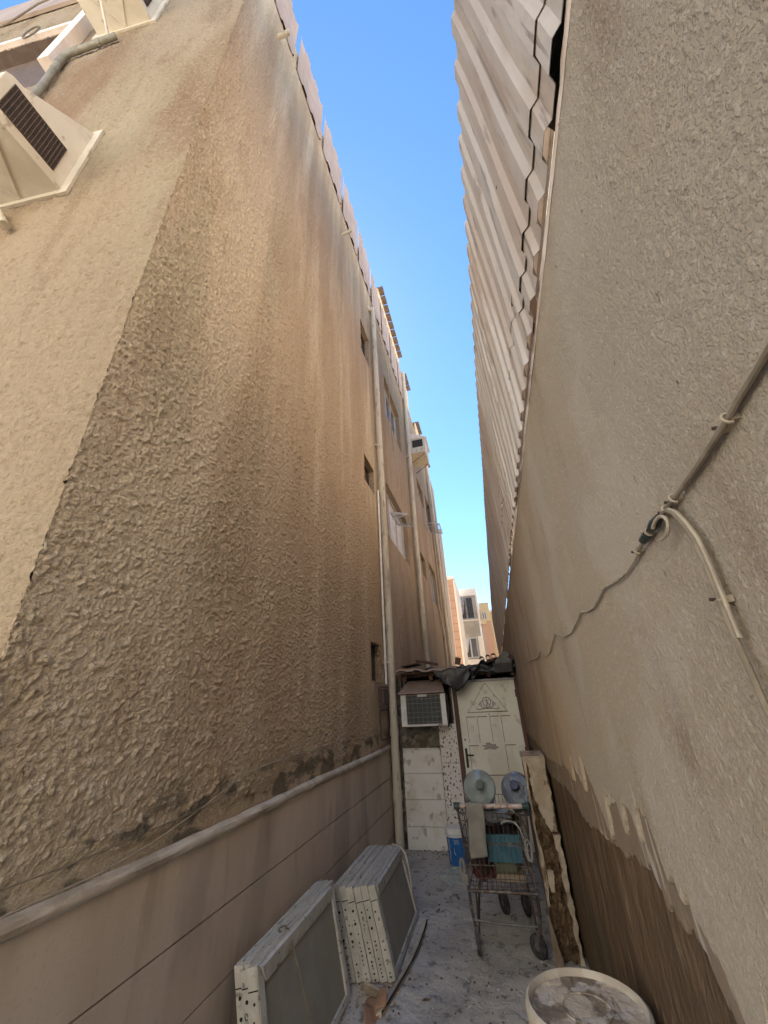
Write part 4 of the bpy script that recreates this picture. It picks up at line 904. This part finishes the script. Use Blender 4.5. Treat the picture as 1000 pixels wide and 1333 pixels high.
tag(MB().grid(tw, 12, 40).build('towel', 'towel', None, smooth=True, solid=.006), 'grey folded towel hanging over the cart handle', 'towel')
# ------------------------------------------------------------------ water bottles
def bottle(c, mat, cap, label, yaw, pitch, rad=.136):
    r = thing('water_bottle', label, 'water bottle', c, (0, 0, 0), 'large water bottles lying on the cart')
    Mx = Matrix.Rotation(yaw, 4, 'Z') @ Matrix.Rotation(math.pi/2-pitch, 4, 'X')
    prof = [(.02, -.40), (rad*.85, -.40), (rad*.98, -.385), (rad, -.36)]
    for k in range(4):
        z = -.30+k*.07; prof += [(rad, z-.022), (rad*.955, z-.012), (rad*.955, z+.012), (rad, z+.022)]
    prof += [(rad, -.045), (rad*.99, -.022), (rad*.93, -.006), (rad*.80, .008), (rad*.5, .026), (.045, .040), (.031, .048), (.030, .070)]
    MB().lathe(prof, 36, Mx).build('body', mat, r, smooth=50)
    MB().lathe([(.036, .058), (.037, .062), (.036, .100), (.030, .106), (.001, .107)], 20, Mx).build('cap', cap, r, smooth=True)
    return r
bottle((-.268, 4.10, 1.005), 'bottle', 'cap_grey', 'greenish clear water bottle on top of the cart, its grey cap towards us', .10, .35)
bottle((.033, 4.12, .992), 'bottle_blue', 'cap_blue', 'bluish water bottle on top of the cart with a dark blue cap', -.12, .38, .128)
# ------------------------------------------------------------------ bucket, bag
r = thing('paint_bucket', 'blue paint bucket with a white lid standing by the tiles behind the cart', 'bucket', (-.715, 5.74, 0))
MB().lathe([(.098, 0), (.104, .012), (.118, .29), (.118, .30)], 32).build('body', 'bucket', r, smooth=True)
MB().lathe([(.124, .285), (.130, .290), (.131, .318), (.126, .335), (.112, .343), (.108, .338), (.001, .338)], 32).build('lid', 'white_plastic', r, smooth=True)
MB().lathe([(.1185, .262), (.1245, .264), (.1245, .280), (.1185, .282)], 32).build('rim_ring', 'white_plastic', r, smooth=True)
b = MB()
for k in range(13):
    a = -2.35+random.uniform(-.05, .05); z = .245-k*.016; da = random.choice((.06, .10, .04)); rr_ = .1045+.0145*z/.3+.0012
    b.tube([(rr_*math.cos(a+t*da), rr_*math.sin(a+t*da), z+.006*math.sin(t*3+k)) for t in (-1, -.5, 0, .5, 1)], .0022, 4)
for k in range(4):
    a = -1.75+k*.13; rr_ = .1195
    b.tube([(rr_*math.cos(a), rr_*math.sin(a), .245), (rr_*math.cos(a+.07), rr_*math.sin(a+.07), .215), (rr_*math.cos(a+.02), rr_*math.sin(a+.02), .205)], .0022, 4)
b.tube([(.1135*math.cos(a), .1135*math.sin(a), z) for a, z in ((-1.80, .17), (-1.78, .13), (-1.72, .115), (-1.66, .108))], .003, 4)
b.build('lettering', 'white_plastic', r)
def bag(u, v):
    th = u*2*math.pi; rr_ = v*(.135+.018*math.sin(th*3)+.012*math.sin(th*7+1))
    return Vector((-.735+rr_*math.cos(th)*1.05, 5.28+rr_*math.sin(th)*1.1, .012+(.075+.012*math.sin(th*5+v*7)+.01*math.sin(th*9))*math.sqrt(max(0, 1-v*v))))
tag(MB().grid(bag, 48, 12).build('plastic_bag', 'film', None, smooth=True), 'clear plastic bag puffed up on the ground in front of the bucket', 'bag')
# ------------------------------------------------------------------ stacked framed panels
def panel(loc, L_, h, tilt, label, group, th=.05, face=True, detail=True, seed=0):
    """framed sheet: local y along length, z up, x thickness (front +x)"""
    rd = random.Random(seed); r = thing('framed_panel', label, 'panel', loc, (0, -tilt, rd.uniform(-.006, .006)), group)
    e = .045; b = MB()
    b.box((0, 0, h-e), (th, L_, h)).box((0, 0, 0), (th, L_, .03)); b.box((0, 0, .03), (th, e, h-e)).box((0, L_-e, .03), (th, L_, h-e))
    b.build('rim', 'panel', r, bevel=.010)
    MB().box((.008, e*.6, .02), (th-.014, L_-e*.6, h-e*.6)).build('sheet', 'pface', r)
    # two ridges on the top edge, joints at the corners
    for x in (th*.3, th*.72): MB().tube([(x, .01, h), (x, L_-.01, h)], .005, 5).build('edge_bead', 'panel', r)
    for z in (h-.05-.03,): MB().box((.001, -.003, z-.004), (th-.001, .0, z)).build('corner_joint', 'hole', r)
    if detail:
        for k in range(rd.choice((2, 3, 4, 5))):
            z = h-.12-rd.uniform(0, .03)-k*.04+rd.uniform(-.006, .006); rr_ = rd.choice((.006, .008, .0045))
            x = th*.45+rd.uniform(-.008, .008)
            if k == 1 and seed % 2: MB().tube([(x+rr_*math.cos(t), -.001, z+rr_*1.5*math.sin(t)) for t in np.linspace(0, 5.6, 9)], .0018, 4).build('printed_ring', 'hole', r)
            else: MB().lathe([(rr_, 0), (rr_, .002)], 8, Matrix.Translation((x, .0, z)) @ Matrix.Rotation(math.pi/2, 4, 'X')).build('edge_hole', 'hole', r)
        b = MB()
        for k in range(9):
            z = h-.30-k*.022-rd.uniform(0, .01)
            if rd.random() < .4 and k: continue
            b.box((th*.35, -.0012, z), (th*.35+rd.uniform(.006, .016), .0, z+.008))
        b.build('edge_print', 'mark' if seed % 3 == 0 else 'hole', r)
    if face:
        b = MB(); k = .055
        # turned-back flange of bright metal along the top and near edges of the face
        b.hexa([(th, 0, h-.01), (th, L_, h-.01), (th+.004, L_, h-.012), (th+.004, 0, h-.012), (th, 0, h), (th, L_, h), (th+.003, L_, h), (th+.003, 0, h)])
        b.poly([(th-.006, .0, h-.004), (th-.006, L_, h-.004), (th-.006, L_-.03, h-k), (th-.006, .05, h-k)], (.008, 0, 0))
        jag = [(.05, h-k), (.052, h*.62), (.062, h*.58), (.045, h*.54), (.058, h*.42), (.05, h*.2), (.035, .03), (0, .03)]
        b.poly([(th-.005, 0, h-.01)]+[(th-.005, y, z) for y, z in jag], (.008, 0, 0))
        b.poly([(th-.002, .02, h-.004), (th+.016, .03, h-.018), (th-.001, .07, h-.085)], (0, L_-.10, 0))
        b.build('face_flange', 'panel', r)
    return r
WH = ('backmost, touching the clad wall', 'in the middle', 'at the front with its grey face showing')
for i in range(3):
    panel((-1.355+i*.056, 2.44-i*.03, .012), 1.0, .575-(.025 if i == 0 else .008 if i == 1 else 0), .23, 'white edged panel of the near stack, '+WH[i], 'near stack of white edged panels', seed=i, face=(i == 2), th=.053)
WF = ('backmost, against the clad wall', 'second from the wall', 'third from the wall', 'third from the front', 'second from the front', 'at the front with its grey face showing')
for i in range(6):
    panel((-1.262+i*.053, 3.52+.012*i+random.uniform(-.01, .01), .010), .90+.01*random.random(), .50-(.012*random.random()), .27, 'dirty white edged panel of the far stack, '+WF[i], 'far stack of white edged panels', seed=10+i, face=(i == 5), th=.050)
# trim strips, wire, card
b = MB(); b.tube([(-1.15, 4.40, .52), (-1.08, 4.42, .50), (-1.03, 4.40, .46), (-.99, 4.36, .36), (-.965, 4.30, .24)], .008, 5)
tag(b.build('bent_strip', 'mould', None, smooth=True), 'thin bent strip draped over the corner of the far panel stack', 'strip')
pts = [(-.865, 4.37), (-.862, 4.2), (-.866, 3.97), (-.885, 3.75), (-.906, 3.6), (-.935, 3.42), (-.961, 3.26)]
b = MB()
for (x0, y0), (x1, y1) in zip(pts, pts[1:]):
    b.hexa([(x0-.035, y0, .008), (x0, y0, .008), (x1, y1, .008), (x1-.035, y1, .008), (x0-.035, y0, .022), (x0, y0, .040), (x1, y1, .040), (x1-.035, y1, .022)])
r = tag(b.build('edge_trim', 'mould', None), 'curved dark edged trim strip lying on the ground along the far panels', 'trim')
MB().tube([(x+.002, y, .030) for x, y in pts], .006, 5).build('dark_edge', 'black', r)
b = MB(); b.tube([(-1.34, 2.70, .60), (-1.325, 2.715, .585), (-1.26, 2.73, .42), (-1.20, 2.76, .22), (-1.15, 2.80, .02)], .0045, 5)
b.tube([(-1.345+.018*math.cos(t), 2.68+.03*math.sin(t), .60) for t in np.linspace(0, 5, 10)], .0045, 5)
tag(b.build('wire_tie', 'cable', None, smooth=True), 'dark wire hanging over the face of the near panel stack', 'wire')
def card(u, v):
    th = u*2*math.pi; rr_ = v*(.085+.02*math.sin(th*3)+.012*math.sin(th*5+2))
    return Vector((-1.02+rr_*math.cos(th)*.8, 3.30+rr_*math.sin(th)*1.6, .02+.03*v*math.sin(th*2)+.02*v))
tag(MB().grid(card, 40, 8).build('brown_card', 'brown_card', None, smooth=True, solid=.004), 'torn brown card lying on the ground at the foot of the far panels', 'card')
b = MB().box((-1.13, 3.42, .02), (-1.03, 3.435, .07), Matrix.Rotation(.5, 3, 'X') @ Matrix.Rotation(.4, 3, 'Y')); tag(b.build('broken_board', 'chip', None), 'broken bit of board wedged beneath the near end of the far panels', 'board')
# ------------------------------------------------------------------ drum at lower right
r = thing('lidded_drum', 'round drum with a stained lid in the lower right corner against the wall', 'drum', (.118, 1.80, 0))
MB().lathe([(.155, 0), (.160, .01), (.160, .80), (.168, .81)], 40).build('body', 'drum', r, smooth=True)
MB().lathe([(.172, .79), (.178, .80), (.180, .835), (.176, .850), (.168, .855), (.160, .848), (.158, .836)], 56).build('lid_rim', 'lid_rim', r, smooth=True)
MB().lathe([(.159, .830), (.159, .838), (.14, .836), (.06, .839), (.001, .839)], 48).build('lid', 'lid', r, smooth=True)
MB().tube([(.07*math.cos(t), .07*math.sin(t), .8405) for t in np.linspace(0, 6.28, 30)], .0025, 5, closed=True).build('lid_ring', 'lid', r, smooth=True)
MB().lathe([(.162, .28), (.168, .29), (.162, .30)], 40).build('body_rib', 'drum', r, smooth=True); MB().lathe([(.162, .54), (.168, .55), (.162, .56)], 40).build('body_rib', 'drum', r, smooth=True)
# ------------------------------------------------------------------ litter
def bits(name, n, mat, smin, smax, reg):
    b = MB()
    for _ in range(n):
        x = random.uniform(*reg[0]); y = random.uniform(*reg[1]); s_ = random.uniform(smin, smax)
        R_ = Matrix.Rotation(random.uniform(0, 3), 3, 'Z') @ Matrix.Rotation(random.uniform(-.5, .5), 3, 'X')
        b.box((x-s_, y-s_*random.uniform(.3, .9), .008), (x+s_, y+s_*.6, .008+s_*random.uniform(.2, .7)), R_)
    o = b.build(name, mat); o['kind'] = 'stuff'; return o
bits('plaster_crumbs', 200, 'white_bit', .002, .006, ((-.95, .05), (2.9, 5.6)))
bits('grit', 320, 'cement', .003, .009, ((-1.2, .1), (2.9, 6.0)))
bits('wall_rubble', 160, 'rubble', .004, .016, ((-.02, .27), (2.3, 3.95)))
bits('wall_base_grit', 260, 'cement', .004, .012, ((XL+.02, XL+.10), (1.0, 6.0)))
bits('door_base_grit', 160, 'rubble', .003, .010, ((-1.35, .1), (5.9, 6.12)))
bits('panel_debris', 110, 'chip', .003, .013, ((-1.2, -.9), (3.2, 3.6)))
for (x, y, a, w_) in ((-.72, 3.45, .3, 'between the far panels and the front of the cart'), (-.80, 4.6, 1.2, 'beyond the end of the far panels'), (-.64, 4.85, 2, 'in front of the clear plastic bag'), (-.30, 3.2, .8, 'nearest the viewer, before the left cart wheel')):
    o = MB().poly([(-.03, 0, 0), (-.01, .010, .004), (.02, .008, 0), (.032, 0, .006), (.01, -.010, 0)], (0, 0, .0015)).build('dry_leaf', 'leaf', None)
    o.location = (x, y, .012); o.rotation_euler = (0, 0, a)
    tag(o, 'dry leaf '+w_, 'leaf', 'dry leaves on the alley floor')
# ------------------------------------------------------------------ far buildings
def fwindow(parent, x0, x1, y, z0, z1, bars=0, frame='pale_frame', curtain=True):
    b = MB(); f = .05
    b.box((x0, y-.03, z0), (x0+f, y+.05, z1)).box((x1-f, y-.03, z0), (x1, y+.05, z1)).box((x0+f, y-.03, z0), (x1-f, y+.05, z0+f)).box((x0+f, y-.03, z1-f), (x1-f, y+.05, z1))
    c = (x0+x1)/2; b.box((c-.04, y-.03, z0+f), (c+.04, y+.05, z1-f))
    w = b.build('window', frame, parent)
    MB().box((x0+f, y-.004, z0+f), (x1-f, y+.03, z1-f)).build('pane', 'glass', w)
    if curtain: MB().poly([(x0+f, y-.010, z1-f), (c-.06, y-.010, z1-f), (c-.2, y-.010, z0+.35), (x0+f, y-.010, z0+.2)], (0, .004, 0)).build('curtain', 'curtain', w)
    for i in range(bars):
        x = x0+(x1-x0)*(i+.5)/bars; MB().box((x-.012, y-.09, z0), (x+.012, y-.07, z1)).build('window_bar', 'dark_frame', w)
    if bars:
        for z in (z0+.25*(z1-z0), z0+.6*(z1-z0)): MB().box((x0, y-.10, z-.012), (x1, y-.09, z+.012)).build('window_bar', 'dark_frame', w)
    return w
g = thing('grey_house', 'grey cement house with two barred windows seen at the end of the alley', 'building')
MB().box((-1.66, 25, 0), (-.40, 33, 7.80)).build('wall', 'grey_facade', g)
MB().box((-1.68, 24.94, 6.95+.55), (-.32, 25.0, 7.95)).build('parapet', 'pale_facade', g)
MB().box((-.40, 24.97, 0), (-.30, 33, 7.75)).build('corner_strip', 'pale_facade', g)
MB().box((-1.56, 24.95, 5.95), (-.42, 25.0, 6.02)).build('sill', 'pale_facade', g)
fwindow(g, -1.50, -.58, 24.97, 6.05, 7.42, 9)
fwindow(g, -1.48, -.66, 24.97, 3.80, 4.95, 0)
MB().box((-.60, 24.90, 3.75), (-.40, 25, 5.0)).build('shutter', 'pale_facade', g)
MB().box((-1.66, 24.93, 2.6), (-.5, 24.999, 3.72)).build('lower_band', 'pale_facade', g)
for (x, hh) in ((-1.55, 1.4), (-.62, .9)):
    a = tag(MB().tube([(x, 26, 7.8), (x-.02, 26, 7.9+hh)], .015, 5).build('antenna', 'wire', None), ('taller' if hh > 1 else 'shorter')+' roof antenna on the grey house', 'antenna')
    for k in range(3): MB().tube([(x-.16+.03*k, 26, 7.5+hh-.1*k+.2), (x+.16-.03*k, 26, 7.5+hh-.1*k+.2)], .008, 4).build('antenna_arm', 'wire', a)
g = thing('salmon_house', 'salmon house of large stone courses just past the tall block', 'building')
MB().box((-3.8, 21.0, 0), (-1.40, 24.5, 7.55)).build('wall', 'door_line', g)
for k in range(19):
    z = .0+k*.40; w = MB().box((-3.8, 20.97, z), (-1.385, 21.0, min(z+.385, 7.55))).build('stone_course', 'orange_stone', g)
MB().box((-3.85, 20.9, 7.55), (-1.33, 24.5, 7.72)).build('roof_edge', 'pale_facade', g)
MB().box((-1.385, 20.95, 0), (-1.31, 24.5, 7.50)).build('corner_strip', 'pale_facade', g)
g = thing('peach_house', 'peach coloured house with a yellow top storey beside the grey house', 'building')
MB().box((-.25, 28.0, 0), (.34, 34, 6.35)).build('wall', 'peach_facade', g)
MB().box((-.27, 27.96, 6.35), (.36, 34, 7.60)).build('top_storey', 'yellow_facade', g)
fwindow(g, -.16, .12, 27.93, 6.45, 6.95, 0, curtain=False)
MB().box((-.30, 27.9, 6.15), (.06, 28.0, 6.45)).build('sill', 'yellow_facade', g)
g = thing('yellow_house', 'pale yellow house glimpsed at the edge of the metal fence', 'building')
MB().box((.36, 29.0, 0), (6.0, 35, 7.1)).build('wall', 'yellow_facade', g); MB().box((.34, 28.95, 7.1), (6.0, 35, 7.25)).build('roof_edge', 'pale_facade', g)
fwindow(g, 1.4, 2.4, 28.97, 4.0, 5.2, 0)
# unseen house added beyond the boundary wall to block and bounce light
g = thing('neighbour_bounce_house', 'unseen house added behind the right boundary wall to shape the bounced light', 'building')
MB().box((2.1, -3, 0), (9, 24, 9.4)).build('wall', 'stucco_far', g); MB().box((2.0, -3.1, 9.4), (9, 24.1, 9.6)).build('roof_edge', 'coping', g)
# unseen pale house added behind the viewer, bounces sunlight into the alley
g = thing('rear_bounce_house', 'unseen pale house added behind the viewer to bounce light into the alley', 'building')
MB().box((-12, -12, 0), (8, -7, 9)).build('wall', 'pale_facade', g); MB().box((-12.1, -12, 9), (8.1, -6.9, 9.2)).build('roof_edge', 'coping', g)
for x in (-9, -5, -1, 3):
    for z in (1.2, 4.4): fwindow(g, x, x+1.4, -7.03+.06, z, z+1.3, 0, curtain=False)
